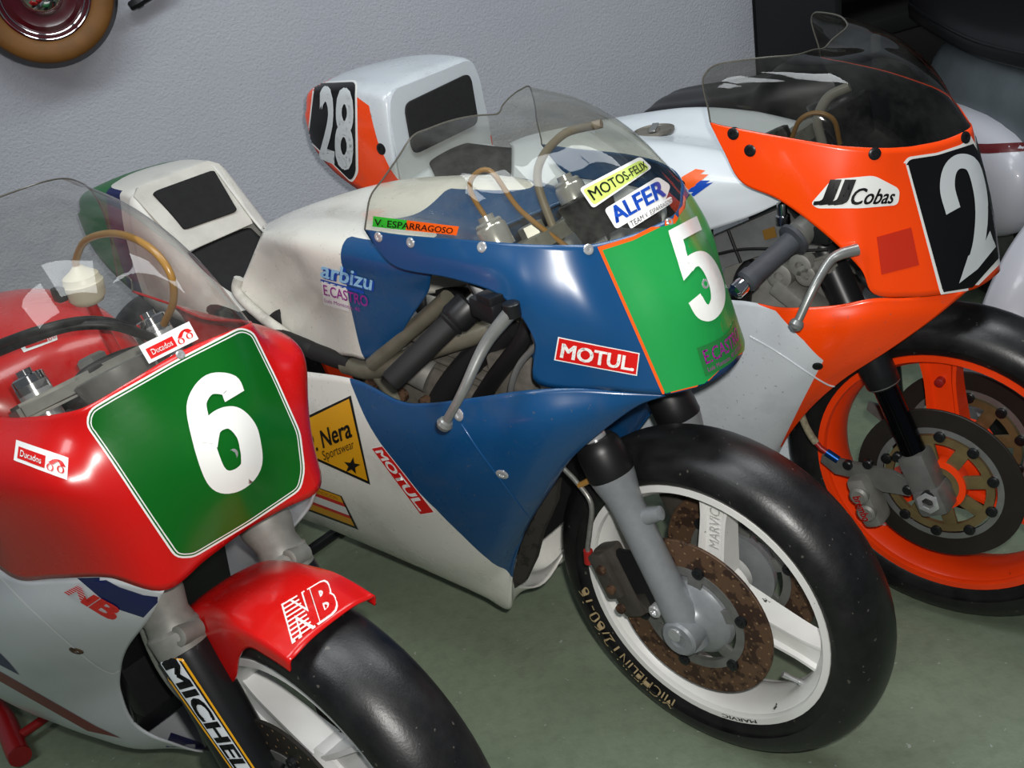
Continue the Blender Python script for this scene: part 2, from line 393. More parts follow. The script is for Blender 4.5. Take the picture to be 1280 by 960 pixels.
# ---------------- wheels ----------------
def tyre_profile(R, rim, w):
    P = [(rim-.006, .044), (rim+.003, .0500), (rim+.012, .0535), (rim+.028, w-.004), (R-.052, w-.0005), (R-.046, w)]
    for k in range(1, 10):
        a = PI/2*k/9; P.append((R-.046+.046*math.sin(a), w*math.cos(a)**.92 if k < 9 else 0))
    return P
def wheel(F, bike, R, rim, w, mat_rim, spokes, cx=0.0, front=True, tyre_text=None, spoke_w=.042, barrel=.03):
    c = Vector((cx, 0, R)); pre = 'front' if front else 'rear'; ax = (0, 1, 0); yy = Vector((0, 1, 0))
    pr = tyre_profile(R, rim, w); full = [(y, r) for r, y in pr]+[(-y, r) for r, y in reversed(pr[:-1])]
    ty = lathe_obj(pre+'_tyre', c, ax, full, M['rubber'], bike, 72, True, 60)
    h = .05
    rp = [(-h, rim), (-h, rim-.011), (-h+.004, rim-.013), (-h+.009, rim-.0135), (-.030, rim-barrel*.8), (-.012, rim-barrel), (.012, rim-barrel), (.030, rim-barrel*.8), (h-.009, rim-.0135), (h-.004, rim-.013), (h, rim-.011), (h, rim), (h-.004, rim+.001), (.03, rim-.012), (-.03, rim-.012), (-h+.004, rim+.001)]
    ri = lathe_obj(pre+'_rim', c, ax, rp, mat_rim, bike, 72, True, 30)
    for a in spokes:
        a = math.radians(a); d = Vector((math.cos(a), 0, math.sin(a))); s = Vector((-math.sin(a), 0, math.cos(a)))
        bm = bmesh.new(); rings = []
        n = 9; r0, r1 = .03, rim-barrel+.002
        for k in range(n+1):
            t = k/n; r = r0+(r1-r0)*t; fl_ = spoke_w*(.5+.10*(1-t)**2+ .42*max(0, t-.72)**1.5/.15*.3); th = .017+.008*(1-t)
            # flanged section: a wide web with two raised edges
            sec = [(-fl_, -th), (-fl_*.78, -th), (-fl_*.62, -th*.62), (fl_*.62, -th*.62), (fl_*.78, -th), (fl_, -th), (fl_, th), (fl_*.78, th), (fl_*.62, th*.62), (-fl_*.62, th*.62), (-fl_*.78, th), (-fl_, th)]
            rings.append([bm.verts.new(c+d*r+s*p+yy*q) for p, q in sec])
        for A, B in zip(rings, rings[1:]):
            for k in range(12): bm.faces.new((A[k], A[(k+1) % 12], B[(k+1) % 12], B[k]))
        bm.faces.new(rings[0]); bm.faces.new(rings[-1])
        bm_obj('spoke', bm, mat_rim, ri, True, 30)
    lathe_obj('hub', c, ax, [(-.052, .026), (-.050, .034), (-.03, .040), (-.02, .050), (.02, .050), (.03, .040), (.050, .034), (.052, .026)], mat_rim, ri, 32)
    return c, ty, ri
def valve(c, rim, ang, ri, y=-.01):
    a = math.radians(ang); d = Vector((-math.cos(a), -.5, -math.sin(a))).normalized(); p = c+Vector((math.cos(a), 0, math.sin(a)))*(rim-.028)+Vector((0, y, 0))
    lathe_obj('valve', p, d, [(0, .0055), (.008, .0055), (.008, .004), (.026, .004), (.026, .005), (.036, .005)], M['steel'], ri, 12)
def ring_text(F, so, c, body, r0, r1, a0, a1, mat, bold=0.0):      # lettering around a sidewall, right-hand face
    vs, fs = text_geo(body, bold, 0.0, 1.0); bm = bmesh.new(); tree = getbvh(so); V = []
    for s, t in vs:
        a = math.radians(a0+(a1-a0)*s); r = r1+(r0-r1)*t; p = c+Vector((math.cos(a)*r, -.3, math.sin(a)*r))
        loc, n, i, d = tree.ray_cast(p, Vector((0, 1, 0))); V.append(bm.verts.new(loc+n*.0008 if loc else p+Vector((0, .24, 0))))
        if loc and n.y > 0: V[-1].co = loc-n*.0008
    for f in fs:
        try: bm.faces.new([V[i] for i in f])
        except ValueError: pass
    me = bpy.data.meshes.new('lettering'); bm.to_mesh(me); bm.free(); me.materials.append(mat)
    o = bpy.data.objects.new('sidewall_lettering', me); COL.objects.link(o); o.parent = so; return o
def brake_disc(bike, c, y, r0, r1, mat, carrier_mat, bolts=8, car_r=None, holes=True, band=None, windows=6, side=-1, bolt_mat=None):
    p = c+Vector((0, y, 0)); t = .0025; ax = (0, 1, 0); car_r = car_r or r0+.004
    d = lathe_obj('brake_disc', p, ax, [(-t, r0), (-t, r1-.001), (-t+.001, r1), (t-.001, r1), (t, r1-.001), (t, r0)], mat, bike, 64, True, 30)
    if band:
        lathe_obj('disc_band', p, ax, [(-t-.0006, r0), (-t-.0006, band), (t+.0006, band), (t+.0006, r0)], M['alu'], d, 64, True, 30)
    # carrier with real windows: a ring, a hub ring and webs between
    bm = lathe(p, ax, [(-.004, car_r-.014), (-.004, car_r), (.004, car_r), (.004, car_r-.014)], 48, closed=True)
    lathe(p, ax, [(-.006, .024), (-.006, .044), (.006, .044), (.006, .024)], 40, bm, closed=True)
    for k in range(windows):
        a = 2*PI*(k+.35)/windows; dv = Vector((math.cos(a), 0, math.sin(a))); m = p+dv*((.04+car_r-.006)/2)
        rbox(m, (car_r-.012-.036, .007, .024), basis((-math.sin(a), 0, math.cos(a)), dv), .002, bm)
    bm_obj('disc_carrier', bm, carrier_mat, d, True, 30)
    for k in range(bolts):
        a = 2*PI*k/bolts+.3; q = p+Vector((math.cos(a), 0, math.sin(a)))*(car_r+.001)
        lathe_obj('disc_bolt', q+Vector((0, side*.002, 0)), (0, side, 0), [(0, .0095), (.006, .0095), (.007, .008), (.007, .0045), (.0085, .0045)], bolt_mat or M['satin'], d, 14)
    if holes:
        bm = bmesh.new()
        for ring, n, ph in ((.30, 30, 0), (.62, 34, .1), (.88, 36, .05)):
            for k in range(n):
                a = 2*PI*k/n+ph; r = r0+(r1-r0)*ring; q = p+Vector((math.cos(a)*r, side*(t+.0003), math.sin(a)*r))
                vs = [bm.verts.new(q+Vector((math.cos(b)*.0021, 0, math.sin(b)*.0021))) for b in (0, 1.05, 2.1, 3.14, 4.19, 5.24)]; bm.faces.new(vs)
        o = bm_obj('drilled_holes', bm, M['hole'], d); o['kind'] = 'stuff'  # flat dots in one even brown, laid on the disc face as the holes
    return d
def rear_end(F, bike, R=.30, wb=1.36, matrim=None, sw=None):
    c, ty, ri = wheel(F, bike, R, .2285, .078, matrim, (30, 150, 270), cx=-wb, front=False)
    brake_disc(bike, c, -.075, .07, .10, M['disc'], M['darkalu'], 6, holes=False)
    for s in (-1, 1):
        poly = [Vector((-wb-.05, s*.105-.012, R-.022)), Vector((-wb-.05, s*.105-.012, R+.022)), Vector((-.86, s*.09-.012, .42)), Vector((-.82, s*.09-.012, .36)), Vector((-.9, s*.09-.012, .33))]
        prism_obj('swingarm', poly, (0, .024, 0), M['alu'], bike, .004)
    tube_obj('rear_axle', [c+Vector((0, -.125, 0)), c+Vector((0, .125, 0))], .01, M['steel'], bike, 12)
    return c
def paddock_stand(F, wb, R, mat, label, side_r=.016):
    st = bpy.data.objects.new('paddock_stand', None); COL.objects.link(st); st.location = F.O+F.X*(-wb); st.rotation_euler = (0, 0, F.h); tag(st, label, 'stand')
    for s in (-1, 1):
        tube_obj('side_tube', [(.30, s*.16, side_r+.002), (.05, s*.17, side_r+.012), (-.02, s*.175, .10), (-.02, s*.16, R-.03)], side_r, mat, st, 12, 16)
        box_obj('hook', (-.02, s*.148, R-.016), (.03, .03, .012), M['satin'], st)
        tube_obj('roller', [(-.02, s*.19, .024), (-.02, s*.206, .024)], .022, M['black'], st, 16)
    tube_obj('cross_tube', [(.30, -.16, side_r+.002), (.30, .16, side_r+.002)], side_r*.8, mat, st, 12)
    tube_obj('rear_brace', [(-.02, -.175, .10), (-.02, .175, .10)], side_r*.8, mat, st, 12)
    return st
def fork_axis(R, rake, e, s, sep):
    d = Vector((-math.sin(rake), 0, math.cos(rake))); n = Vector((math.cos(rake), 0, math.sin(rake)))
    return Vector((0, s*sep, R))-n*e, d
def P_(F, pts): return [F.L(u, v, y) for u, v, y in pts]
def fork_leg(bike, R, rake, e, s, sep, prof, mat, name='fork_leg', L0=0.0):
    p0, d = fork_axis(R, rake, e, s, sep)
    return lathe_obj(name, p0+d*L0, d, prof, mat, bike, 28), p0, d
def mirrored(name, F, so, poly, mat, layer, step=7, only=False):        # print laid on the right half, mirrored to the left
    o = lay(name, poly_bm([poly]), F, so, mat, layer, step); me = o.data; vs = [v.co.copy() for v in me.vertices]; fs = [tuple(p.vertices) for p in me.polygons]; k = len(vs)
    m2 = bpy.data.meshes.new(name); m2.from_pydata(*(([mir(v) for v in vs], [], [tuple(reversed(f)) for f in fs]) if only else (vs+[mir(v) for v in vs], [], fs+[tuple(k+i for i in reversed(f)) for f in fs]))); m2.materials.append(mat); m2.shade_smooth(); o.data = m2; bpy.data.meshes.remove(me); return o
def lf(p, s, k=.82):                     # the hidden left-hand control, kept narrower so the parked bikes clear each other
    return p if s < 0 else Vector((p[0], -p[1]*k, p[2]))
def screen_edge(scr, g, mat):
    loop = [r[0] for r in g]+list(g[-1][1:])+[r[-1] for r in reversed(g[:-1])]
    return tube_obj('screen_edge', loop, .0013, mat, scr, 6)
EDGE = plain('polished acrylic edge', (84, 82, 74), .25)
# =====================================================================  blue number 5
def blue_bike():
    F = FB; R = .285; rim = .216
    B = thing('racing_motorcycle', F, 'blue and white racing motorcycle with green number 5 plate and white wheels', 'motorcycle')
    blue = paint('blue fairing paint', (16, 68, 114), .3, .25); WH = (226, 226, 218); BL = (16, 68, 114)
    # ---- front wheel
    c, ty, ri = wheel(F, B, R, rim, .0625, M['whiterim'], (84, -16, 214), tyre_text=True)
    ring_text(F, ty, c, '12/60-16', .226, .240, -139, -170, M['greytext']); ring_text(F, ty, c, 'MICHELIN', .226, .240, -107, -136, M['greytext'])
    ring_text(F, ri, c, 'MARVIC', .2065, .213, -66, -84, M['ink'], .02)
    valve(c, rim, -38, ri)
    # raised maker's lettering on the upper spoke
    vs, fs = text_geo('MARVIC', .02); a = math.radians(84); d = Vector((math.cos(a), 0, math.sin(a))); s_ = Vector((-math.sin(a), 0, math.cos(a)))
    mesh_obj('raised_lettering', [c+d*(.095+.075*s)+s_*(-.010+.018*(1-t))+Vector((0, -.0145, 0)) for s, t in vs], fs, M['white'], ri, False)
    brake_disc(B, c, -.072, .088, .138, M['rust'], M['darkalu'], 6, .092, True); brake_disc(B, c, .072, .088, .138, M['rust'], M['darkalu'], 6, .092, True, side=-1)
    for s in (-1, 1): lathe_obj('hub_cap', c+Vector((0, s*.06, 0)), (0, s, 0), [(0, .068), (.012, .066), (.020, .058), (.024, .040), (.030, .032), (.038, .028), (.038, .013), (.030, .012)], M['silver'], B, 36)
    tube_obj('front_axle', [c+Vector((0, -.125, 0)), c+Vector((0, .125, 0))], .011, M['steel'], B, 16)
    # ---- fork
    rake, e, sep = .41187, .0, .0925
    for s in (-1, 1):
        lg, p0, d = fork_leg(B, R, rake, e, s, sep, [(-.045, .012), (-.04, .022), (-.02, .027), (.03, .0275), (.06, .026), (.205, .026), (.225, .028), (.250, .0335), (.262, .0355), (.262, .02)], M['silver'])
        lathe_obj('dust_seal', p0+d*.258, d, [(0, .034), (.006, .0365), (.045, .036), (.056, .033), (.064, .027), (.064, .019)], M['black'], lg, 28)
        lathe_obj('stanchion', p0+d*.27, d, [(0, .019), (.37, .019), (.375, .0205), (.405, .0205), (.408, .017), (.408, .012), (.416, .012), (.416, .004)], M['steel'], lg, 24)
        n = Vector((math.cos(rake), 0, math.sin(rake)))
        lathe_obj('caliper_lug', p0+d*.185-n*.0, (n*1+Vector((0, -.15*s, 0))), [(.02, .014), (.05, .011), (.052, .006)], M['silver'], lg, 16)
        lathe_obj('axle_clamp', p0+Vector((0, s*.0, 0))-d*.01+Vector((0, s*.02, 0)), (0, s, 0), [(-.03, .03), (.006, .03), (.010, .026), (.010, .014), (.006, .013)], M['silver'], lg, 28)
        lathe_obj('pinch_bolt', p0+d*.035-n*.03+Vector((0, s*.012, 0)), (0, s, 0), [(-.015, .011), (.008, .011), (.010, .009), (.010, .005), (.006, .005)], M['steel'], lg, 14)
        # caliper behind the leg
        R3 = basis((0, 1, 0), d)
        cc = p0+d*.085-n*.085+Vector((0, s*.0, 0)); bm = rbox(cc, (.125, .042, .03), R3, .008)
        rbox(cc+d*.02-n*.006+Vector((0, s*.02, 0)), (.08, .03, .018), R3, .006, bm); rbox(cc-d*.04+n*.02, (.04, .05, .016), R3, .004, bm)
        cal = bm_obj('brake_caliper', bm, plain('grimy caliper', (74, 70, 64), .5, .3, .5, 40), B, True, 40)
        for k in (-.035, .0, .035): lathe_obj('caliper_bolt', cc+d*k+Vector((0, s*.028, 0)), (0, s, 0), [(0, .008), (.006, .008), (.007, .006)], M['rust'], cal, 12)
        prism_obj('caliper_bracket', [p0+d*.13-n*.02, p0+d*.14-n*.06, p0+d*.10-n*.085, p0+d*.02-n*.05, p0+d*.05-n*.015], (0, s*.008, 0), M['black'], cal, .001)
    p0, d = fork_axis(R, rake, e, -1, sep); n = Vector((math.cos(rake), 0, math.sin(rake)))
    hs = tube_obj('brake_hose', [F.L(703, 584, -.10), F.L(722, 604, -.105), F.L(739, 630, -.11), F.L(737, 665, -.11), F.L(735, 690, -.11), F.L(745, 708, -.11), F.L(760, 720, -.105)], .0042, M['braid'], B, 10, 30)
    tube_obj('hose_fitting', [F.L(735, 688, -.11), F.L(736, 703, -.11)], .0075, M['redclip'], hs, 12)
    tube_obj('hose_clip', [F.L(724, 607, -.106), F.L(748, 595, -.1)], .005, M['amber'], hs, 8)
    # ---- upper fairing
    rowsA = [(456, 287, -.205), (505, 294, -.2), (573, 299, -.19), (625, 303, -.178), (655, 305, -.167), (685, 306, -.152), (718, 306, -.129), (748, 304, -.1), (795, 291, -.053), (837, 272, 0)]
    rowsM = [(461, 295, -.206), (500, 315, -.204), (570, 325, -.2), (632, 340, -.192), (668, 365, -.183), (705, 395, -.17), (745, 400, -.147), (790, 400, -.106), (840, 382, -.058), (885, 357, 0)]
    rowsE = [(466, 303, -.206), (497, 334, -.206), (566, 348, -.203), (630, 372, -.198), (668, 425, -.19), (672, 479, -.185), (762, 487, -.14), (830, 492, -.1), (877, 481, -.055), (912, 461, 0)]
    A, Mi, E = P_(F, rowsA), P_(F, rowsM), P_(F, rowsE)
    g = surf(sym_rows([A, Mi, E]), 108, 24)
    up = grid_obj('upper_fairing', g, blue, B, .003)
    # rolled lip that closes the nose below the plate
    inner = [Vector((p.x-.05, p.y*.72, p.z+.012)) for p in E[5:]]
    grid_obj('nose_lip', surf(sym_rows([E[5:], [a*.5+b*.5+Vector((0, 0, -.006)) for a, b in zip(E[5:], inner)], inner]), 40, 4), blue, up, .002)
    # ---- windscreen
    T = P_(F, [(457, 279, -.203), (463, 246, -.19), (480, 222, -.172), (498, 196, -.152), (516, 170, -.13), (538, 160, -.1), (560, 152, -.075), (580, 147, -.05), (600, 144, -.025), (622, 142, 0)])
    rows = [A]
    for f in (.33, .67):
        r = []
        for k, (a, b) in enumerate(zip(A, T)):
            m = a.lerp(b, f); q = k/9
            bl = math.sin(PI*f)*(.010+.034*q); out = Vector((.35, -.75*(1-q), .75)).normalized(); r.append(m+out*bl*(1 if k > 0 else 0))
        rows.append(r)
    rows.append(T)
    sg = surf(sym_rows(rows), 96, 20); scr = grid_obj('windscreen', sg, glass('clear acrylic screen', (.84, .83, .76), .03, .05), B, 0); screen_edge(scr, sg, EDGE)
    # ---- lower fairing : rows from the top edge round the belly
    R0 = [(362, 462, -.175), (442, 474, -.2), (497, 500, -.215), (532, 504, -.22), (600, 496, -.215), (656, 488, -.198), (720, 485, -.163), (780, 490, -.13), (832, 494, -.098)]
    R1 = [(352, 530, -.195), (440, 530, -.215), (500, 545, -.225), (560, 550, -.228), (620, 545, -.222), (675, 535, -.203), (715, 528, -.178), (752, 522, -.15), (790, 511, -.12)]
    R2 = [(345, 580, -.195), (430, 585, -.212), (500, 600, -.217), (560, 605, -.217), (610, 603, -.21), (648, 597, -.198), (678, 588, -.183), (702, 577, -.168), (721, 565, -.155)]
    R3_ = [(345, 612, -.175), (420, 625, -.195), (490, 645, -.195), (545, 656, -.19), (585, 660, -.183), (615, 660, -.175), (640, 655, -.166), (665, 640, -.155), (690, 608, -.148)]
    R4 = [(350, 636, -.13), (410, 654, -.15), (480, 680, -.15), (535, 700, -.147), (575, 712, -.14), (603, 716, -.134), (623, 712, -.128), (640, 697, -.124), (657, 662, -.135)]
    rows = [P_(F, r) for r in (R0, R1, R2, R3_, R4)]
    lowx = [p.x for p in rows[-1]]; n4 = len(lowx)
    r5 = []; r6 = []
    for k in range(n4):
        t = k/(n4-1); x = lowx[0]+(-.372-lowx[0])*t; z = .175-.032*t
        if k == n4-1: z += .022
        r6.append(Vector((x, 0, z))); a = rows[-1][k]
        zz = z+.012
        if k == n4-1: r5.append(F.L(638, 722, -.105))
        else: r5.append(Vector((a.x*.45+x*.55, -.085, zz)))
    rows += [r5, r6]
    line = [(439, 478), (463, 532), (497, 581), (546, 636), (579, 669), (610, 697.5), (637, 716)]
    g = surf(sym_cols(rows), 72, 84)
    mtmp = plain('tmp', (200, 200, 200)); low = grid_obj('lower_fairing', g, mtmp, B, .003)
    tree = getbvh(low); pts = []
    for u, v in line:
        loc, *_ = tree.ray_cast(F.c, F.ray(u, v).normalized())
        if loc: pts.append((loc.x, loc.z))
    pts = [(pts[0][0]-.03, .75)]+pts+[(pts[-1][0]+.03, pts[-1][1]-.06)]
    low.data.materials[0] = split_paint('blue and white fairing paint', pts, WH, BL)
    # radiator duct seen in the fairing mouth
    duct = [F.L(u, v, y) for u, v, y in ((697, 600, -.128), (694, 628, -.12), (676, 668, -.112), (668, 700, -.1), (655, 728, -.098), (643, 736, -.1), (640, 722, -.114), (652, 678, -.118), (672, 638, -.128))]
    prism_obj('radiator_duct', duct, (.0, .012, 0), worn('burnt black duct', (46, 42, 38), (20, 18, 16), .55, 40, .8), B, .001)
    box_obj('radiator', (-.36, 0, .42), (.035, .2, .24), plain('radiator core', (26, 26, 27), .6, .4, .5, 90), B, Matrix.Rotation(-.25, 3, 'Y'), .004)
    # ---- fuel tank
    T0 = [(335, 280, 0), (376, 262, 0), (430, 258, 0), (490, 263, 0), (560, 272, 0), (625, 286, 0)]
    T1 = [(331, 287, -.075), (366, 278, -.095), (428, 279, -.105), (490, 285, -.11), (545, 296, -.11), (598, 310, -.10)]
    T2 = [(328, 293, -.115), (357, 302, -.15), (400, 308, -.165), (440, 314, -.172), (490, 325, -.172), (545, 335, -.165)]
    T3 = [(319, 314, -.116), (356, 336, -.128), (394, 352, -.160), (436, 362, -.17), (485, 370, -.17), (535, 365, -.16)]
    T4 = [(309, 338, -.120), (350, 374, -.112), (399, 393, -.128), (440, 405, -.165), (475, 410, -.165), (515, 395, -.16)]
    T5 = [(299, 360, -.132), (348, 413, -.118), (402, 438, -.130), (440, 445, -.16), (462, 447, -.16), (500, 420, -.155)]
    rows = [P_(F, r) for r in (T5, T4, T3, T2, T1, T0)]
    tank = grid_obj('fuel_tank', surf(sym_cols(rows), 60, 90), mtmp, B, .003)
    tree = getbvh(tank); pts = []
    for u, v in [(448, 292), (437, 296), (428, 311), (430, 337), (437, 376), (453, 441)]:
        loc, *_ = tree.ray_cast(F.c, F.ray(u, v).normalized())
        if loc: pts.append((loc.x, loc.z))
    tz = max(p[1] for p in pts)
    tank.data.materials[0] = split_paint('blue and white tank paint', [(pts[0][0]+.40, tz+.05), (pts[0][0]+.39, tz+.006), (pts[0][0]+.30, tz+.002)]+pts+[(pts[-1][0]+.01, pts[-1][1]-.06)], (222, 220, 210), BL)
    lip = tube_obj('tank_edge_pad', P_(F, [(299, 348, -.128), (296, 362, -.135), (305, 376, -.138), (330, 398, -.137), (352, 414, -.136), (360, 420, -.135)]), .010, plain('peeling foam tape', (204, 202, 192), .9, 0, .5, 50), tank, 8, 20)
    # ---- seat and tail
    def tail_sec(x, w, z, zl, wl): return [Vector((x, -wl, zl)), Vector((x, -wl*.55-w*.5, zl*.45+z*.55)), Vector((x, -w-.003, z-.028)), Vector((x, -w*.93, z-.006)), Vector((x, -w*.5, z)), Vector((x, 0, z+.002))]
    secs = [tail_sec(-1.203, .106, .872, .635, .128), tail_sec(-1.23, .106, .876, .645, .125), tail_sec(-1.30, .104, .874, .665, .12), tail_sec(-1.38, .1, .862, .70, .112), tail_sec(-1.44, .092, .845, .735, .1), tail_sec(-1.475, .08, .82, .77, .088)]
    def cheek(x, z, zl, wl): return [Vector((x, -wl, zl)), Vector((x, -wl-.002, (z+zl)/2)), Vector((x, -wl*.5-.05, z-.02)), Vector((x, -.085, z))]
    ck = [cheek(-.90, .672, .60, .13), cheek(-1.0, .69, .61, .13), cheek(-1.08, .735, .62, .13), cheek(-1.14, .80, .628, .13), cheek(-1.19, .86, .633, .129), cheek(-1.206, .872, .635, .128)]
    t = NT('white tail with green plate'); x, y, z = t.xyz()
    gm = t.math('LESS_THAN', x, -1.30); nm = t.math('MULTIPLY', t.math('LESS_THAN', x, -1.245), t.math('GREATER_THAN', x, -1.30)); sd = t.math('LESS_THAN', z, .872)
    col = t.mix(t.math('MULTIPLY', gm, sd), lin((216, 214, 206)), lin((18, 105, 48))); col = t.mix(t.math('MULTIPLY', nm, sd), col, lin((18, 30, 84)))
    t.set(Base_Color=t.mix(t.math('MULTIPLY', t.ramp(t.noise(9, 5), .5, .8), .4), col, (.12, .12, .11)), Roughness=.4)
    tail = grid_obj('seat_tail', surf(sym_rows(secs), 60, 40), t.m, B, .003)
    for s in (-1, 1): grid_obj('seat_side', surf([[p if s < 0 else mir(p) for p in r] for r in ck], 14, 30), t.m, tail, .003)
    # front face of the hump with its dark foam pad
    wt = plain('grimy white gelcoat', (206, 203, 193), .45, 0, .35, 14)
    fr = [Vector((-1.105, -.084, .752)), Vector((-1.105, .084, .752)), Vector((-1.15, .1, .82)), Vector((-1.197, .104, .866)), Vector((-1.204, .085, .878)), Vector((-1.205, -.085, .878)), Vector((-1.197, -.104, .866)), Vector((-1.15, -.1, .82))]
    face = prism_obj('hump_face', fr, (-.012, 0, -.004), wt, tail, .001)
    def onface(a, t, off): lo = Vector((-1.107, 0, .752)); hi = Vector((-1.204, 0, .878)); m = lo.lerp(hi, t); nn = Vector((.126, 0, .097)).normalized(); return m+Vector((0, a, 0))+nn*off
    pad = [onface(a, t_, .001) for a, t_ in rpoly([(-.06, .26), (.068, .22), (.078, .84), (-.07, .86)], .02, 3)]
    prism_obj('hump_pad', pad, Vector((.126, 0, .097)).normalized()*.007, M['foam'], tail, .001)
    SP = [(-.80, .115, .70), (-.88, .12, .672), (-.97, .118, .665), (-1.06, .1, .69), (-1.115, .085, .745)]
    rows = [[Vector((x, -w*1.04, z-.035)), Vector((x, -w, z-.012)), Vector((x, -w*.8, z)), Vector((x, 0, z+.004))] for x, w, z in SP]
    grid_obj('seat_pad', surf(sym_rows(rows), 36, 24), M['foam'], B, .004)
    # ---- cockpit
    tops = {}
    for s in (-1, 1): p0, d = fork_axis(R, rake, e, s, sep); tops[s] = p0+d*.655
    for s in (-1, 1):
        lathe_obj('fork_cap', tops[s]-d*.02, d, [(0, .0235), (.032, .0235), (.036, .021), (.036, .012), (.05, .011), (.05, .004)], M['steel'], B, 24)
    m = (tops[-1]+tops[1])/2; n = Vector((math.cos(rake), 0, math.sin(rake)))
    poly = [m+n*.018+Vector((0, -.13, 0)), m-n*.02+Vector((0, -.128, 0)), m-n*.05+Vector((0, -.05, 0)), m-n*.055+Vector((0, .05, 0)), m-n*.02+Vector((0, .128, 0)), m+n*.018+Vector((0, .13, 0)), m+n*.03+Vector((0, .05, 0)), m+n*.03+Vector((0, -.05, 0))]
    prism_obj('top_yoke', [p-d*.05 for p in poly], d*.022, M['cast'], B, .004)
    lathe_obj('steering_nut', m-d*.028-n*.02, d, [(0, .02), (.016, .02), (.018, .014)], M['alu'], B, 6)
    prism_obj('bottom_yoke', [p-d*.235 for p in poly], d*.03, M['cast'], B, .004)
    lathe_obj('rev_counter', m+n*.085-d*.02+Vector((0, .02, 0)), d, [(-.05, .03), (0, .04), (.012, .042), (.014, .038), (.010, .036)], M['satin'], B, 32)
    tube_obj('brake_hose', [m+Vector((0, .02, -.05))+n*.02, m+Vector((-.01, .03, .05)), m+Vector((.03, .05, .105)), m+Vector((.09, .07, .12))], .0065, plain('old grey hose', (120, 112, 98), .5), B, 10, 24)
    tube_obj('clutch_cable', [m+Vector((-.02, -.06, -.02)), m+Vector((-.05, -.075, .06)), m+Vector((-.02, -.06, .085)), m+Vector((.01, -.04, .02)), m+Vector((.06, 0, -.05))], .004, M['amber'], B, 8, 30)
    for s in (-1, 1):
        G0, G1 = F.L(566, 402, -.19), F.L(487, 478, -.285)
        G0, G1 = lf(G0, s), lf(G1, s)
        dv = (G1-G0).normalized(); o_ = Vector((0, s, 0))
        bar = tube_obj('handlebar', [G0-dv*.07, G1], .011, M['steel'], B, 14)
        lathe_obj('grip', G0, dv, [(0, .019), (.004, .022), (.008, .0175), ((G1-G0).length-.004, .0165), ((G1-G0).length, .014)], M['blackrub'], bar, 20)
        lathe_obj('throttle_housing', G0-dv*.036, dv, [(0, .018), (.004, .0245), (.03, .0245), (.036, .021)], M['black'], bar, 20)
        cl = G0-dv*.065
        bm = rbox(cl, (.04, .035, .05), basis(d, dv), .006); bm_obj('clip_on_clamp', bm, M['satin'], bar, True, 40)
        lv0 = F.L(640, 388, -.215); lv1 = F.L(607, 430, -.245); lv2 = F.L(578, 490, -.285); lv3 = F.L(556, 530, -.298)
        pts = [lv0, lv1, lv2, lv3]
        pts = [lf(p, s) for p in pts]
        lev = tube_obj('brake_lever' if s < 0 else 'clutch_lever', pts, .007, M['alu'], B, 12, 24, [.0105-.004*min(1, i/18) for i in range(25)])
        lathe_obj('lever_ball', pts[-1]+(pts[-2]-pts[-1]).normalized()*.009, (pts[-1]-pts[-2]), [(0, .005), (.003, .0095), (.009, .0118), (.015, .0095), (.019, .003)], M['alu'], lev, 16)
        mc = F.L(612, 385, -.2); mc = lf(mc, s)
        bm = rbox(mc, (.06, .03, .03), basis((0, 0, 1), (pts[0]-mc)), .006); rbox(mc+Vector((.01, 0, .018)), (.036, .034, .014), basis((0, 0, 1), (pts[0]-mc)), .004, bm)
        mco = bm_obj('master_cylinder', bm, M['satin'], B, True, 40)
        lathe_obj('lever_pivot', pts[0]+Vector((0, 0, -.008)), (0, 0, 1), [(0, .012), (.018, .012), (.02, .009), (.02, .005)], M['satin'], lev, 16)
    # ---- frame, engine behind the opening
    OLV = plain('olive grey frame enamel', (112, 109, 95), .4, .25, .35, 30)
    for s in (-1, 1):
        y = -.13*(-s)
        q = lambda u, v, yy: (F.L(u, v, yy) if s < 0 else mir(F.L(u, v, yy)))
        fr_ = tube_obj('frame_rail', [q(660, 385, -.05), q(610, 412, -.10), q(540, 436, -.135), q(470, 462, -.15), q(432, 456, -.15)], .016, OLV, B, 14, 30)
        tube_obj('frame_brace', [q(560, 372, -.135), q(466, 455, -.16)], .013, OLV, fr_, 12)
        tube_obj('frame_downtube', [q(470, 462, -.148), q(500, 510, -.14), q(520, 600, -.12)], .014, OLV, fr_, 12, 10)
        tube_obj('seat_rail', [q(440, 456, -.15), q(395, 440, -.148), q(360, 425, -.145), Vector((-1.25, s*.09, .66))], .015, plain('hose rubber', (18, 17, 16), .7), fr_, 12, 20)
    bm = rbox((-.46, 0, .56), (.20, .22, .16), Matrix.Rotation(.2, 3, 'Y'), .02)
    for k in range(5): rbox((-.40, 0, .60+.018*k), (.17, .2+.008*(k % 2), .007), Matrix.Rotation(.15, 3, 'Y'), .002, bm)
    eng = bm_obj('engine', bm, M['grime'], B, True, 40)
    bm = rbox((-.62, 0, .36), (.34, .2, .26), None, .03); lathe((-.58, -.13, .36), (0, 1, 0), [(0, .07), (.01, .09), (.04, .095)], 30, bm); bm_obj('crankcase', bm, M['grime'], eng, True, 40)
    for yy in (-.1, -.045):
        lathe_obj('carburettor', F.L(540, 470, yy), (-.8, -.25, .45), [(0, .03), (.05, .03), (.055, .024), (.08, .024), (.085, .034), (.10, .036)], M['cast'], eng, 20)
    for u, v, yy, rr in ((505, 492, -.13, .012), (468, 478, -.145, .011), (535, 500, -.12, .010)): lathe_obj('engine_bolt', F.L(u, v, yy), (0, -1, 0), [(0, rr), (.012, rr), (.014, rr*.6)], M['rust'], eng, 10)
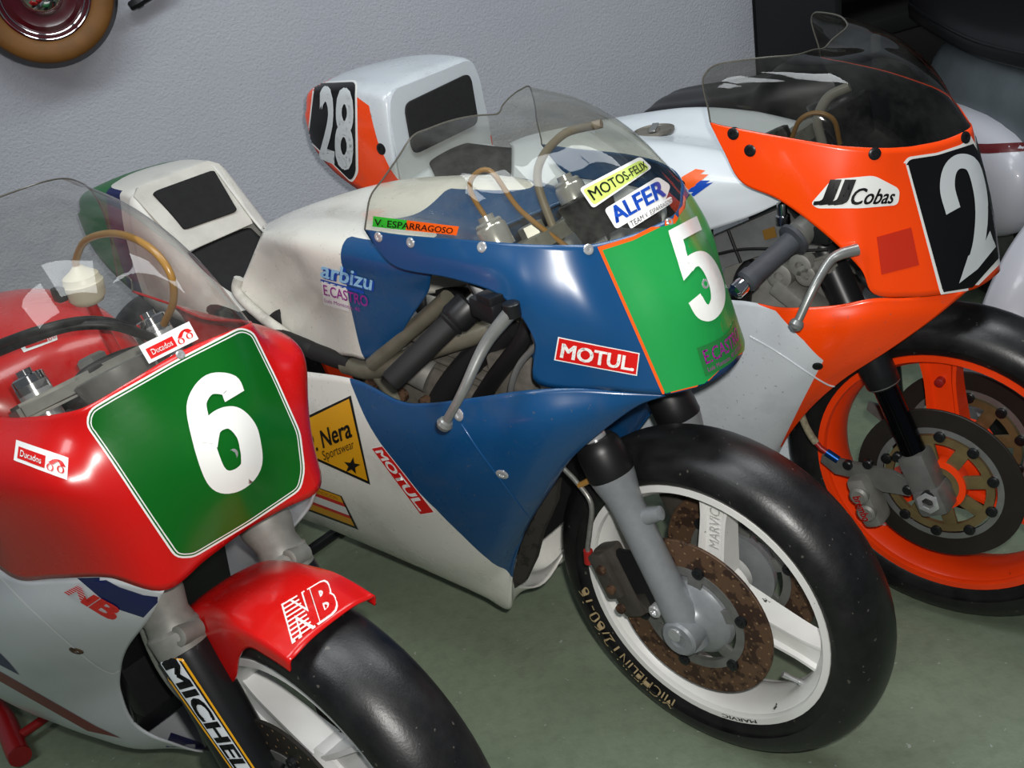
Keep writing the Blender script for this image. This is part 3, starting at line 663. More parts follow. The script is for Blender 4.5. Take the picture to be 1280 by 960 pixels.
    tube_obj('air_hose', P_(F, [(640, 405, -.09), (600, 440, -.1), (565, 480, -.105), (540, 520, -.1)]), .022, M['blackrub'], eng, 14, 16)
    tube_obj('air_hose', P_(F, [(664, 400, -.1), (650, 430, -.11), (620, 470, -.12), (600, 500, -.12)]), .014, M['hose'], eng, 12, 16)
    tube_obj('throttle_cable', P_(F, [(672, 430, -.16), (650, 455, -.16), (640, 480, -.16), (638, 500, -.15)]), .005, M['alu'], eng, 8, 14)
    box_obj('airbox', F.L(650, 465, -.09), (.09, .05, .08), M['grime'], eng, None, .01)
    rear_end(F, B, .30, 1.36, M['whiterim'])
    # ---- prints on the fairing
    cl = [F.px(p) for p in spline([A[-1], Mi[-1], E[-1]], 20)]
    mirrored('plate_border', F, up, [(746, 309), (790, 296), cl[0]]+cl[1:20]+[(880, 481), (828, 493)], M['orangeink'], 1, 8)
    mirrored('number_plate', F, up, [(752, 313), (790, 301), (825, 284), cl[1]]+cl[2:20]+[(879, 479), (831, 491)], plain('bright green plate vinyl', (30, 146, 70), .32, 0, .1, 12), 3, 8)
    q5 = [(829, 292), (869, 271), (913, 391), (868, 416)]
    bm = poly_bm([[bil(q5, *p) for p in ((.10, .0), (.95, .0), (.95, .16), (.40, .16), (.38, .37), (.36, .49), (.10, .53))]])
    stroke([(.30, .43), (.48, .40), (.70, .43), (.82, .55), (.83, .72), (.71, .85), (.49, .90), (.30, .85), (.22, .72)], .36, 46, True, bm, q5, 2.6)
    lay('plate_digit', bm, F, up, M['white'], 7, 4)
    mirrored('plate_wrap', F, up, [(716, 330), (753, 314), (831, 491), (775, 487)], plain('bright green plate vinyl', (30, 146, 70)), 2, 8, True)
    screw(F, up, 880, 355, .008, M['steel'])
    qc = [(-.048, .740), (.045, .740), (.045, .698), (-.048, .698)]
    lay('sponsor_sticker', poly_bm([qc]), F, up, plain('dull green vinyl', (34, 116, 56), .4), 5, .008, front=True)
    lay('sponsor_lettering', text_bm('E.CASTRO', sub(qc, .06, .14, .95, .62), bold=.012), F, up, M['purple'], 7, .008, front=True); lay('sponsor_lettering', text_bm('Luis Montoto, 40 SEVILLA', sub(qc, .06, .72, .95, .9)), F, up, M['purple'], 7, .008, front=True)
    def motul(so, q, dot=True):
        w = print_poly('oil_border', F, so, [q], M['white'], 1, 9); print_poly('oil_sticker', F, so, [sub(q, .015, .04, .985, .95)], M['redink'], 2, 9)
        print_text('oil_lettering', F, so, 'MOTUL.', sub(q, .06, .2, .95, .82), M['white'], 4, 9, bold=.03)
    motul(up, [(698, 420), (799, 441), (796, 469), (693, 449)])
    motul(low, [(479, 556), (545, 640), (527, 643), (465, 559)])
    for u, v in ((474, 296), (514, 303), (603, 309), (735, 312)): screw(F, up, u, v, .0075, M['steel'])
    screw(F, up, 836, 278, .006, M['steel'])
    screw(F, low, 574, 518, .010, M['steel']); screw(F, low, 628, 592, .010, M['steel'])
    seam_bead(F, low, [(578, 530), (600, 563), (630, 604), (660, 645)], blue)
    yq = [(364, 531), (439, 495), (463, 604), (388, 572)]
    print_poly('triangle_border', F, low, [[(370, 527), (440, 494), (464, 605), (375, 565)]], M['ink'], 1, 9); print_poly('triangle_sticker', F, low, [[(372, 530), (438, 498), (461, 600), (376, 562)]], M['yellow'], 2, 9)
    print_text('triangle_lettering', F, low, 'P. Nera', [(386, 545), (438, 521), (443, 545), (390, 566)], M['ink'], 4, 8, bold=.02)
    print_text('triangle_lettering', F, low, 'Sportswear', [(404, 563), (443, 548), (446, 562), (408, 578)], M['ink'], 4, 8)
    cx, cy = 442, 581; print_poly('star', F, low, [[(cx+(11 if k % 2 == 0 else 4.5)*math.sin(k*PI/5+.15), cy-(11 if k % 2 == 0 else 4.5)*math.cos(k*PI/5+.15)) for k in range(10)]], M['ink'], 4, 8)
    sq = [(384, 603), (428, 619), (449, 661), (372, 632)]
    print_poly('stripe_sticker', F, low, [sq], M['ink'], 1, 9)
    for t0, t1, mm in ((.04, .34, 'yellow'), (.34, .48, 'redink'), (.48, .72, 'white'), (.72, .80, 'redink'), (.80, .95, 'yellow')): print_poly('stripe_band', F, low, [sub(sq, .0, t0, .96, t1)], M[mm], 2, 9)
    print_text('stripe_lettering', F, low, 'FUNDICION', sub(sq, .25, .1, .85, .28), plain('brown ink', (150, 90, 20), .4), 4, 8)
    aq = [(404, 325), (468, 343), (466, 362), (402, 345)]
    print_text('brand_shadow', F, tank, 'arbizu', [(x+2, y+2) for x, y in aq], M['blueink'], 1, 8, bold=.05); print_text('brand_lettering', F, tank, 'arbizu', aq, M['sky'], 3, 8, bold=.02)
    print_poly('brand_underline', F, tank, [[(402, 348), (456, 363), (456, 367), (402, 351)]], M['blueink'], 1, 8)
    cq = [(403, 350), (462, 366), (464, 397), (406, 380)]
    print_poly('sponsor_sticker', F, tank, [[(403, 350), (434, 359), (438, 389), (406, 380)]], M['white'], 1, 8)
    print_text('sponsor_lettering', F, tank, 'E.CASTRO', sub(cq, .04, .12, .98, .55), M['purple'], 3, 8, bold=.012); print_text('sponsor_lettering', F, tank, 'Luis Montoto, 40', sub(cq, .04, .68, .8, .86), M['purple'], 3, 8)
    # ---- prints on the screen
    print_poly('dealer_sticker', F, scr, [rpoly([(724, 236), (800, 196), (815, 210), (741, 261)], 5)], M['white'], 1, 9)
    print_poly('dealer_sticker', F, scr, [rpoly([(728, 238), (800, 201), (811, 211), (742, 257)], 4)], M['lime'], 3, 9)
    print_text('dealer_lettering', F, scr, 'MOTOS-FELIX', [(733, 239), (803, 203), (808, 211), (742, 252)], M['ink'], 5, 8, bold=.012)
    print_poly('brake_sticker', F, scr, [rpoly([(755, 262), (822, 221), (838, 232), (832, 250), (770, 287)], 5)], M['white'], 1, 9)
    print_text('brake_lettering', F, scr, 'ALFER', [(759, 262), (826, 224), (832, 245), (770, 280)], M['blueink'], 3, 8, bold=.035)
    print_poly('team_sticker', F, scr, [rpoly([(783, 277), (838, 246), (840, 254), (788, 287)], 3)], M['white'], 3, 9)
    print_text('team_lettering', F, scr, 'TEAM V. ESPARRAGOSO', [(786, 278), (838, 249), (839, 254), (789, 285)], M['ink'], 5, 8)
    nq = [(467, 270), (574, 283), (571, 294), (466, 283)]
    print_poly('name_sticker', F, scr, [sub(nq, 0, 0, .36, 1)], M['gint'], 1, 9); print_poly('name_sticker', F, scr, [sub(nq, .36, 0, 1, 1)], M['orangeink'], 1, 9)
    print_text('name_lettering', F, scr, 'V. ESPARRAGOSO', sub(nq, .02, .2, .94, .85), M['ink'], 3, 8, bold=.01)
    return B
blue_bike()
paddock_stand(FB, 1.36, .30, M['satin'], 'black paddock stand under the rear wheel of the blue motorcycle')
# =====================================================================  orange number 28
def orange_bike():
    F = FO; R = .2995; rim = .2285
    B = thing('racing_motorcycle', F, 'orange and pale grey racing motorcycle with black number 28 plate and orange wheel', 'motorcycle')
    OR = (252, 72, 2); GW = (206, 213, 218)
    orange = paint('orange fairing paint', OR, .28, .12); grey = paint('pale grey paint', GW, .3, .15)
    c, ty, ri = wheel(F, B, R, rim, .0625, M['orim'], (97, -23, 217), spoke_w=.052, barrel=.028)
    valve(c, rim, -128, ri)
    for s in (-1, 1): brake_disc(B, c, s*.072, .097, .142, M['disc'], M['gold'], 10, .093, False, .108, 8, side=-1)
    for s in (-1, 1): lathe_obj('hub_cap', c+Vector((0, s*.055, 0)), (0, s, 0), [(0, .047), (.024, .047), (.024, .036), (.010, .034), (.010, .02)], M['orim'], B, 32)
    tube_obj('front_axle', [c+Vector((0, -.125, 0)), c+Vector((0, .125, 0))], .013, M['satin'], B, 16)
    for a in (97,):
        q = c+Vector((math.cos(math.radians(a))*.165, -.02, math.sin(math.radians(a))*.165)); lathe_obj('spoke_screw', q, (0, -1, 0), [(-.01, .008), (.003, .008), (.004, .006)], M['redclip'], ri, 14)
    rake, e, sep = .40331, .007, .0925; n = Vector((math.cos(rake), 0, math.sin(rake)))
    for s in (-1, 1):
        lg, p0, d = fork_leg(B, R, rake, e, s, sep, [(.20, .0245), (.206, .0285), (.225, .029), (.34, .029), (.345, .027), (.66, .027), (.662, .022)], M['satin'])
        lathe_obj('slider_tube', p0+d*.06, d, [(0, .0205), (.16, .0205)], plain('gloss black stanchion', (10, 11, 16), .1, .6), lg, 24)
        lathe_obj('scraper_ring', p0+d*.203, d, [(0, .0275), (.014, .0275)], M['darkalu'], lg, 28)
        bm = rbox(p0+d*.035, (.085, .05, .05), basis((0, 1, 0), d), .012); rbox(p0-d*.012+n*.004, (.05, .052, .065), basis((0, 1, 0), d), .012, bm)
        bm_obj('axle_carrier', bm, M['darkalu'], lg, True, 40)
        lathe_obj('axle_nut', p0+Vector((0, s*.026, 0))-d*.008+n*.004, (0, s, 0), [(-.01, .02), (.008, .02), (.009, .017), (.009, .011), (.002, .010)], M['steel'], lg, 6)
        # caliper bracket plate reaching back from the leg
        pts = [(1118, 587), (1048, 572), (1030, 565), (1028, 575), (1046, 590), (1085, 598), (1104, 612), (1140, 618), (1143, 600)]
        poly = [F.L(u, v, -.098) for u, v in pts]; poly = poly if s < 0 else [mir(p) for p in poly]
        br = prism_obj('caliper_bracket', poly, (0, s*.008, 0), M['darkalu'], lg, .001)
        cc = F.L(1086, 622, -.105); ce = F.L(1096, 652, -.105); ct = F.L(1070, 592, -.105); ax_ = (ce-ct).normalized()
        if s > 0: cc, ce, ct = mir(cc), mir(ce), mir(ct); ax_ = (ce-ct).normalized()
        R3 = basis((0, 1, 0), ax_); bm = rbox(cc, ((ce-ct).length, .036, .05), R3, .012)
        side = ax_.cross(Vector((0, 1, 0)))
        lathe(cc+ax_*.016+Vector((0, s*.02, 0)), (0, s, 0), [(-.03, .017), (.008, .017), (.012, .013)], 20, bm); lathe(cc-ax_*.018+Vector((0, s*.02, 0)), (0, s, 0), [(-.03, .017), (.008, .017), (.012, .013)], 20, bm)
        cal = bm_obj('brake_caliper', bm, M['cast'], B, True, 40)
        if s < 0:
            vs, fs = text_geo('brembo', .02); mesh_obj('caliper_lettering', [cc+ax_*(-.022+.05*u)+side*(-.008+.016*(1-t))+Vector((0, -.0335, 0)) for u, t in vs], fs, M['redink'], cal, False)
        for u, v in ((1060, 581), (1085, 580), (1122, 571), (1135, 612)):
            q = F.L(u, v, -.106); q = q if s < 0 else mir(q); lathe_obj('bracket_bolt', q, (0, s, 0), [(-.004, .009), (.004, .009), (.006, .007), (.006, .004)], M['satin'], lg, 12)
    hs = tube_obj('brake_hose', P_(F, [(1000, 512, -.12), (1006, 530, -.115), (1014, 545, -.112), (1020, 553, -.11)]), .0065, plain('wrapped hose', (150, 142, 118), .6, 0, .7, 160), B, 10, 14)
    tube_obj('hose_end', P_(F, [(1018, 551, -.11), (1026, 560, -.11), (1036, 567, -.11)]), .005, M['redclip'], hs, 8); tube_obj('banjo_fitting', P_(F, [(1033, 565, -.11), (1048, 575, -.11)]), .007, M['bluean'], hs, 10)
    # ---- upper fairing
    A = [(888, 153, -.2), (903, 157, -.2), (930, 162, -.198), (985, 172, -.19), (1040, 181, -.174), (1075, 184, -.158), (1105, 185, -.137), (1127, 184, -.115), (1145, 182, -.095), (1182, 174, -.048), (1212, 160, 0)]
    Mi = [(889, 156, -.2), (904, 174, -.201), (929, 195, -.201), (980, 211, -.197), (1035, 236, -.187), (1067, 260, -.176), (1092, 276, -.16), (1122, 280, -.135), (1153, 280, -.106), (1200, 270, -.054), (1235, 254, 0)]
    E = [(890, 158, -.2), (906, 190, -.202), (928, 228, -.203), (975, 250, -.2), (1030, 291, -.195), (1075, 335, -.186), (1092, 367, -.178), (1135, 371, -.142), (1176, 368, -.104), (1217, 361, -.05), (1248, 340, 0)]
    A, Mi, E = P_(F, A), P_(F, Mi), P_(F, E)
    up = grid_obj('upper_fairing', surf(sym_rows([A, Mi, E]), 120, 24), orange, B, .003); up.data.materials.append(M['black']); up.modifiers[0].material_offset = 1
    inner = [Vector((p.x-.05, p.y*.72, p.z+.012)) for p in E[6:]]
    grid_obj('nose_lip', surf(sym_rows([E[6:], [a*.5+b*.5+Vector((0, 0, -.006)) for a, b in zip(E[6:], inner)], inner]), 40, 4), M['black'], up, .002)
    T = P_(F, [(885, 135, -.198), (879, 110, -.195), (880, 95, -.19), (893, 82, -.178), (922, 76, -.16), (955, 72, -.138), (982, 70, -.112), (998, 68, -.09), (1008, 65, -.066), (1018, 62, -.034), (1030, 60, 0)])
    rows = [A]
    for f in (.33, .67):
        r = []
        for k, (a, b) in enumerate(zip(A, T)):
            q = k/10; bl = math.sin(PI*f)*(.008+.034*q); out = Vector((.4, -.75*(1-q), .75)).normalized(); r.append(a.lerp(b, f)+out*bl*min(1, k))
        rows.append(r)
    rows.append(T)
    sg = surf(sym_rows(rows), 100, 20); scr = grid_obj('windscreen', sg, glass('smoked acrylic screen', (.55, .54, .50), .03, .02), B, 0); screen_edge(scr, sg, EDGE)
    # ---- lower fairing
    Rw = [[(800, 370, -.185), (870, 374, -.205), (927, 376, -.215), (974, 384, -.218), (1011, 384, -.213), (1049, 381, -.2), (1092, 373, -.178), (1135, 372, -.142), (1208, 364, -.068)],
      [(800, 420, -.2), (870, 415, -.215), (930, 412, -.222), (980, 412, -.224), (1020, 410, -.218), (1060, 407, -.203), (1095, 403, -.18), (1130, 401, -.15), (1165, 399, -.115)],
      [(790, 470, -.205), (860, 465, -.217), (920, 458, -.222), (965, 455, -.222), (1005, 452, -.215), (1035, 449, -.203), (1062, 446, -.185), (1088, 441, -.168), (1111, 437, -.15)],
      [(785, 520, -.2), (850, 515, -.212), (900, 505, -.215), (940, 500, -.215), (970, 495, -.208), (995, 490, -.198), (1017, 485, -.187), (1035, 480, -.175), (1052, 475, -.165)],
      [(780, 560, -.185), (840, 560, -.195), (885, 553, -.197), (920, 547, -.195), (945, 541, -.188), (965, 536, -.18), (980, 531, -.172), (993, 525, -.164), (1005, 518, -.157)],
      [(780, 590, -.15), (835, 600, -.155), (875, 598, -.155), (905, 594, -.152), (925, 590, -.148), (942, 585, -.143), (955, 580, -.138), (965, 573, -.134), (974, 564, -.13)]]
    rows = [P_(F, r) for r in Rw]; k5 = rows[-1]; r6 = []; r7 = []
    for k, a in enumerate(k5):
        t = k/8; x = k5[0].x+(-.37-k5[0].x)*t; r7.append(Vector((x, 0, .16-.02*t+(.02 if k == 8 else 0)))); r6.append(Vector((a.x*.5+x*.5, -.085, min(a.z*.4+.1, .2))))
    mtmp = plain('tmp', (200, 200, 200)); low = grid_obj('lower_fairing', surf(sym_cols(rows+[r6, r7]), 72, 84), mtmp, B, .003)
    tree = getbvh(low); pts = []
    for u, v in [(948, 380), (970, 388), (986, 406), (1005, 425), (1030, 450), (1055, 474)]:
        loc, *_ = tree.ray_cast(F.c, F.ray(u, v).normalized())
        if loc: pts.append((loc.x, loc.z))
    low.data.materials[0] = split_paint('orange and grey fairing paint', [(pts[0][0]-.03, pts[0][1]+.06)]+pts+[(pts[-1][0]+.05, pts[-1][1]-.06)], GW, OR)
    box_obj('radiator', (-.34, 0, .42), (.035, .2, .24), plain('radiator core', (26, 26, 27)), B, Matrix.Rotation(-.25, 3, 'Y'), .004)
    # ---- tank
    Tr = [[(660, 335, -.165), (730, 325, -.165), (800, 312, -.165), (865, 294, -.16), (933, 272, -.15), (978, 252, -.14)],
      [(650, 290, -.172), (715, 280, -.177), (790, 268, -.177), (860, 258, -.167), (915, 250, -.152), (965, 240, -.14)],
      [(640, 240, -.162), (705, 230, -.167), (780, 220, -.167), (850, 218, -.155), (905, 222, -.145), (958, 226, -.133)],
      [(640, 207, -.118), (700, 195, -.122), (772, 184, -.12), (842, 184, -.11), (900, 191, -.1), (955, 203, -.09)],
      [(640, 185, -.05), (700, 175, -.055), (760, 171, -.055), (825, 174, -.05), (885, 181, -.045), (945, 190, -.04)],
      [(640, 178, 0), (700, 166, 0), (758, 164, 0), (818, 167, 0), (880, 174, 0), (942, 184, 0)]]
    tank = grid_obj('fuel_tank', surf(sym_cols([P_(F, r) for r in Tr]), 60, 84), grey, B, .003)
    cp = F.L(818, 167, 0)
    cap = lathe_obj('filler_cap', cp+Vector((0, 0, .003)), (-.05, 0, 1), [(0, .037), (.005, .037), (.006, .034), (.003, .031), (.003, .012), (.007, .010), (.007, .004)], M['grime'], tank, 36)
    box_obj('cap_lever', cp+Vector((0, 0, .011)), (.012, .05, .004), M['alu'], cap, Matrix.Rotation(.4, 3, 'Z'), .001)
    # ---- seat and tail
    def sec(x, w, z, zl, wl, sh=.9): return [Vector((x, -wl, zl)), Vector((x, -wl*.4-w*.66, zl*.5+z*.5)), Vector((x, -w-.003, z-.035)), Vector((x, -w*sh, z-.007)), Vector((x, -w*.5, z)), Vector((x, 0, z+.003))]
    secs = [sec(-1.062, .132, .94, .72, .15), sec(-1.066, .14, .968, .72, .15), sec(-1.10, .142, .978, .73, .15), sec(-1.18, .14, .982, .76, .147), sec(-1.26, .132, .976, .80, .141), sec(-1.315, .12, .965, .845, .131), sec(-1.338, .107, .945, .875, .112)]
    mtmp = plain('tmp', (200, 200, 200)); tail = grid_obj('seat_tail', surf(sym_rows(secs), 60, 40), mtmp, B, .003); tree = getbvh(tail); pts = []
    for u, v in ((453, 96), (462, 132), (473, 177), (488, 210), (504, 242)):
        loc, *_ = tree.ray_cast(F.c, F.ray(u, v).normalized())
        if loc: pts.append((loc.x, loc.z))
    pts = [(pts[0][0]-.004, pts[0][1]+.012), ]+pts+[(pts[-1][0]+.06, pts[-1][1]-.1)]
    def topc(t, m, x, y, z): return t.math('MAXIMUM', m, t.math('GREATER_THAN', z, .972))
    tail.data.materials[0] = split_paint('grey and orange tail paint', pts, OR, GW, extra=topc)
    fc = [Vector((-1.058, a, b)) for a, b in rpoly([(-.148, .73), (.148, .73), (.142, .925), (.125, .968), (-.125, .968), (-.142, .925)], .02, 3)]
    face = prism_obj('hump_face', fc, (-.012, 0, 0), grey, tail, .001)
    pd = [Vector((-1.0575, a, b)) for a, b in rpoly([(-.103, .832), (.108, .835), (.108, .943), (-.1, .935)], .018, 4)]
    prism_obj('hump_pad', pd, (.006, 0, 0), M['foam'], tail, .001)
    SP = [(-.68, .12, .80), (-.75, .13, .778), (-.85, .135, .766), (-.97, .13, .768), (-1.055, .12, .79)]
    rows = [[Vector((x, -w*1.22, z-.06)), Vector((x, -w*1.12, z-.014)), Vector((x, -w*.8, z)), Vector((x, 0, z+.004))] for x, w, z in SP]
    seat = grid_obj('seat_base', surf(sym_rows(rows), 36, 24), grey, B, .004)
    rows = [[Vector((x, -w*.86, z+.002)), Vector((x, -w*.8, z+.012)), Vector((x, 0, z+.016))] for x, w, z in [(-.79, .06, .777), (-.82, .10, .772), (-.90, .125, .769), (-.99, .115, .774), (-1.05, .07, .792)]]
    grid_obj('seat_pad', surf(sym_rows(rows), 30, 24), M['foam'], seat, .008)
    screw(F, tail, 477, 186, .012, M['satin'])
    # ---- cockpit
    d = Vector((-math.sin(rake), 0, math.cos(rake))); m0 = Vector((0, 0, R))-n*e+d*.62
    poly = [m0+n*a+Vector((0, b, 0)) for a, b in ((.018, -.13), (-.02, -.128), (-.05, -.05), (-.05, .05), (-.02, .128), (.018, .13), (.03, .05), (.03, -.05))]
    prism_obj('top_yoke', poly, d*.022, M['cast'], B, .004); prism_obj('bottom_yoke', [p-d*.2 for p in poly], d*.03, M['cast'], B, .004)
    lathe_obj('rev_counter', m0+n*.08+d*.02, d, [(-.05, .03), (0, .042), (.012, .044), (.014, .04), (.010, .038)], M['satin'], B, 32)
    tube_obj('brake_hose', P_(F, [(1028, 180, -.06), (1022, 150, -.06), (1035, 122, -.05), (1062, 108, -.04)]), .008, plain('clear grey hose', (150, 150, 146), .2), B, 10, 20)
    tube_obj('control_cable', P_(F, [(990, 172, -.1), (1000, 150, -.1), (1020, 141, -.09), (1042, 150, -.08), (1050, 180, -.07)]), .004, M['amber'], B, 8, 24)
    for s in (-1, 1):
        G0, G1 = F.L(996, 296, -.19), F.L(931, 354, -.285)
        G0, G1 = lf(G0, s), lf(G1, s)
        dv = (G1-G0).normalized(); ln = (G1-G0).length
        bar = tube_obj('handlebar', [G0-dv*.08, G1], .011, M['steel'], B, 14)
        lathe_obj('grip', G0, dv, [(0, .018), (.003, .027), (.009, .027), (.012, .0175), (ln*.3, .0165), (ln-.02, .0165), (ln-.016, .0185), (ln-.004, .0185), (ln, .015)], plain('grey grip rubber', (62, 66, 72), .6, 0, .3, 80), bar, 22)
        lathe_obj('bar_end', G1, dv, [(0, .012), (.006, .0135), (.02, .0135), (.024, .010)], M['chrome'], bar, 18)
        lathe_obj('throttle_housing', G0-dv*.04, dv, [(0, .016), (.004, .022), (.034, .022), (.038, .018)], M['darkalu'], bar, 20)
        pts = P_(F, [(1072, 312, -.19), (1050, 318, -.21), (1036, 328, -.225), (1017, 360, -.26), (996, 405, -.288)]); pts = [lf(p, s) for p in pts]
        lev = tube_obj('brake_lever' if s < 0 else 'clutch_lever', pts, .007, M['alu'], B, 12, 28, [.0095-.003*min(1, i/22) for i in range(29)])
        lathe_obj('lever_ball', pts[-1]+(pts[-2]-pts[-1]).normalized()*.008, pts[-1]-pts[-2], [(0, .005), (.003, .0095), (.009, .0115), (.015, .0095), (.019, .003)], M['alu'], lev, 16)
        mc = F.L(1018, 290, -.17); mc = lf(mc, s)
        bm_obj('master_cylinder', rbox(mc, (.06, .03, .03), basis((0, 0, 1), n), .006), M['satin'], B, True, 40)
    # ---- frame and engine behind the opening
    for s in (-1, 1):
        pts = P_(F, [(884, 300, -.135), (972, 262, -.135), (992, 284, -.135), (1030, 300, -.12), (1020, 318, -.12), (960, 314, -.135), (905, 335, -.135), (860, 350, -.135), (850, 320, -.135)])
        pts = pts if s < 0 else [mir(p) for p in pts]
        fr_ = prism_obj('frame_beam', pts, (0, -s*.03, 0), M['alu'], B, .003)
        if s < 0:
            for q in ([(910, 287, -.137), (918, 308, -.137), (926, 328, -.137)], [(896, 318, -.137), (925, 312, -.137), (960, 311, -.137), (1000, 313, -.137), (1035, 312, -.13)]): tube_obj('frame_cable', P_(F, q), .0028, M['hose'], fr_, 8, 14)
            bz = P_(F, [(953, 288, -.1362), (968, 283, -.1362), (971, 296, -.1362), (956, 300, -.1362)]); prism_obj('bronze_tag', bz, (0, -.001, 0), plain('bronze foil', (150, 112, 50), .4, .5), fr_, 0)
            lathe_obj('steering_damper', F.L(977, 254, -.15), F.L(979, 276, -.15)-F.L(977, 254, -.15), [(0, .008), (.02, .008), (.02, .0115), (.034, .0115), (.035, .007), (.03, .006)], M['chrome'], fr_, 16)
    bm = rbox(F.L(990, 356, -.02), (.2, .2, .12), Matrix.Rotation(.5, 3, 'Y'), .02); eng = bm_obj('engine', bm, M['cast'], B, True, 40)
    for u, v, yy, rr in ((977, 343, -.13, .022), (1003, 330, -.13, .02), (1010, 342, -.13, .018)): lathe_obj('engine_boss', F.L(u, v, yy), (0, -1, 0), [(-.06, rr), (.01, rr), (.012, rr*.8), (.012, rr*.4), (.004, rr*.35)], M['cast'], eng, 20)
    bm = rbox(F.L(1000, 372, -.12), (.09, .05, .03), Matrix.Rotation(.6, 3, 'Y'), .006); bm_obj('engine_rib', bm, M['cast'], eng, True, 40)
    bm = rbox((-.62, 0, .36), (.34, .2, .26), None, .03); bm_obj('crankcase', bm, M['grime'], eng, True, 40)
    tube_obj('coolant_hose', P_(F, [(945, 330, -.12), (930, 350, -.13), (925, 390, -.13)]), .018, M['hose'], eng, 14, 10)
    rear_end(F, B, .30, 1.36, M['orim'])
    # ---- prints
    cl = [F.px(p) for p in spline([A[-1], Mi[-1], E[-1]], 20)]
    mirrored('plate_border', F, up, rpoly([(1127, 205), (1134, 196), (1170, 191), (1200, 181), cl[1]], 4)[:-1]+cl[2:20]+[(1216, 362), (1175, 368), (1173, 362)], M['white'], 1)
    mirrored('number_plate', F, up, rpoly([(1130, 207), (1136, 199), (1170, 194), (1202, 184), cl[2]], 4)[:-1]+cl[3:19]+[(1214, 359), (1178, 365), (1176, 360)], M['ink'], 3)
    q2 = [(1166, 200), (1220, 186), (1244, 322), (1193, 356)]
    bm = stroke([(.20, .44), (.16, .25), (.28, .11), (.52, .065), (.78, .13), (.86, .33), (.82, .54), (.66, .76), (.44, .92)], .31, 44, True, None, q2, 2.5)
    poly_bm([[bil(q2, *p) for p in ((.34, .84), (.72, .83), (.93, .74), (1.0, .90), (.5, .985), (.06, 1.0))]], bm); lay('plate_digit', bm, F, up, plain('plate digit white', (200, 206, 208), .3), 5, 7)
    print_poly('sticker_patch', F, up, [[(1095, 296), (1138, 284), (1148, 331), (1101, 343)]], plain('red reflective patch', (196, 44, 20), .35), 1, 9)
    jq = [(1014, 254), (1040, 224), (1092, 219), (1124, 236), (1122, 256), (1075, 260), (1022, 260)]
    print_poly('brand_sticker', F, up, [rpoly(jq, 7)], M['white'], 1, 9)
    print_text('brand_lettering', F, up, 'JJ', [(1028, 224), (1070, 224), (1058, 256), (1016, 256)], M['ink'], 3, 8, bold=.05); print_text('brand_lettering', F, up, 'Cobas', [(1066, 234), (1119, 236), (1116, 254), (1062, 256)], M['ink'], 3, 8, bold=.02, shear=.35)
    for u, v in ((917, 167), (938, 188), (1093, 192), (1206, 172)): screw(F, up, u, v, .0095, M['satin'])
    screw(F, low, 1022, 457, .0085, M['satin']); seam_bead(F, low, [(938, 420), (970, 438), (1010, 465), (1035, 480), (1048, 482)], grey)
    screw(F, low, 997, 384, .009, M['steel'])
    pl = rpoly([(393, 104), (447, 101), (449, 216), (441, 229), (385, 174)], 6)
    print_poly('plate_border', F, tail, [pl], M['white'], 1, 4); print_poly('number_plate', F, tail, [rpoly([(395, 106), (445, 104), (446, 215), (440, 226), (387, 173)], 6)], M['ink'], 3, 4)
    print_text('plate_digits', F, tail, '28', [(402, 109), (445, 112), (443, 216), (401, 198)], plain('plate digit white', (200, 206, 208)), 6, 4, bold=.03)
    for k, (mm, pts) in enumerate((('orangeink', [(852, 222), (870, 212), (882, 214), (856, 232)]), ('orangeink', [(856, 232), (872, 218), (886, 219), (862, 238)]), ('blueink', [(858, 240), (876, 226), (888, 226), (868, 240)]), ('blueink', [(862, 244), (880, 230), (892, 228), (868, 245)]))): print_poly('brush_mark', F, tank, [pts], M[mm], 1, 9)
    print_text('oil_lettering', F, tank, 'Castro', [(820, 210), (856, 222), (858, 236), (826, 226)], M['ink'], 1, 9, bold=.03, shear=.2); print_text('oil_lettering', F, tank, 'oils', [(845, 238), (868, 242), (866, 253), (846, 248)], M['ink'], 1, 9, bold=.03, shear=.2)
    return B
orange_bike()
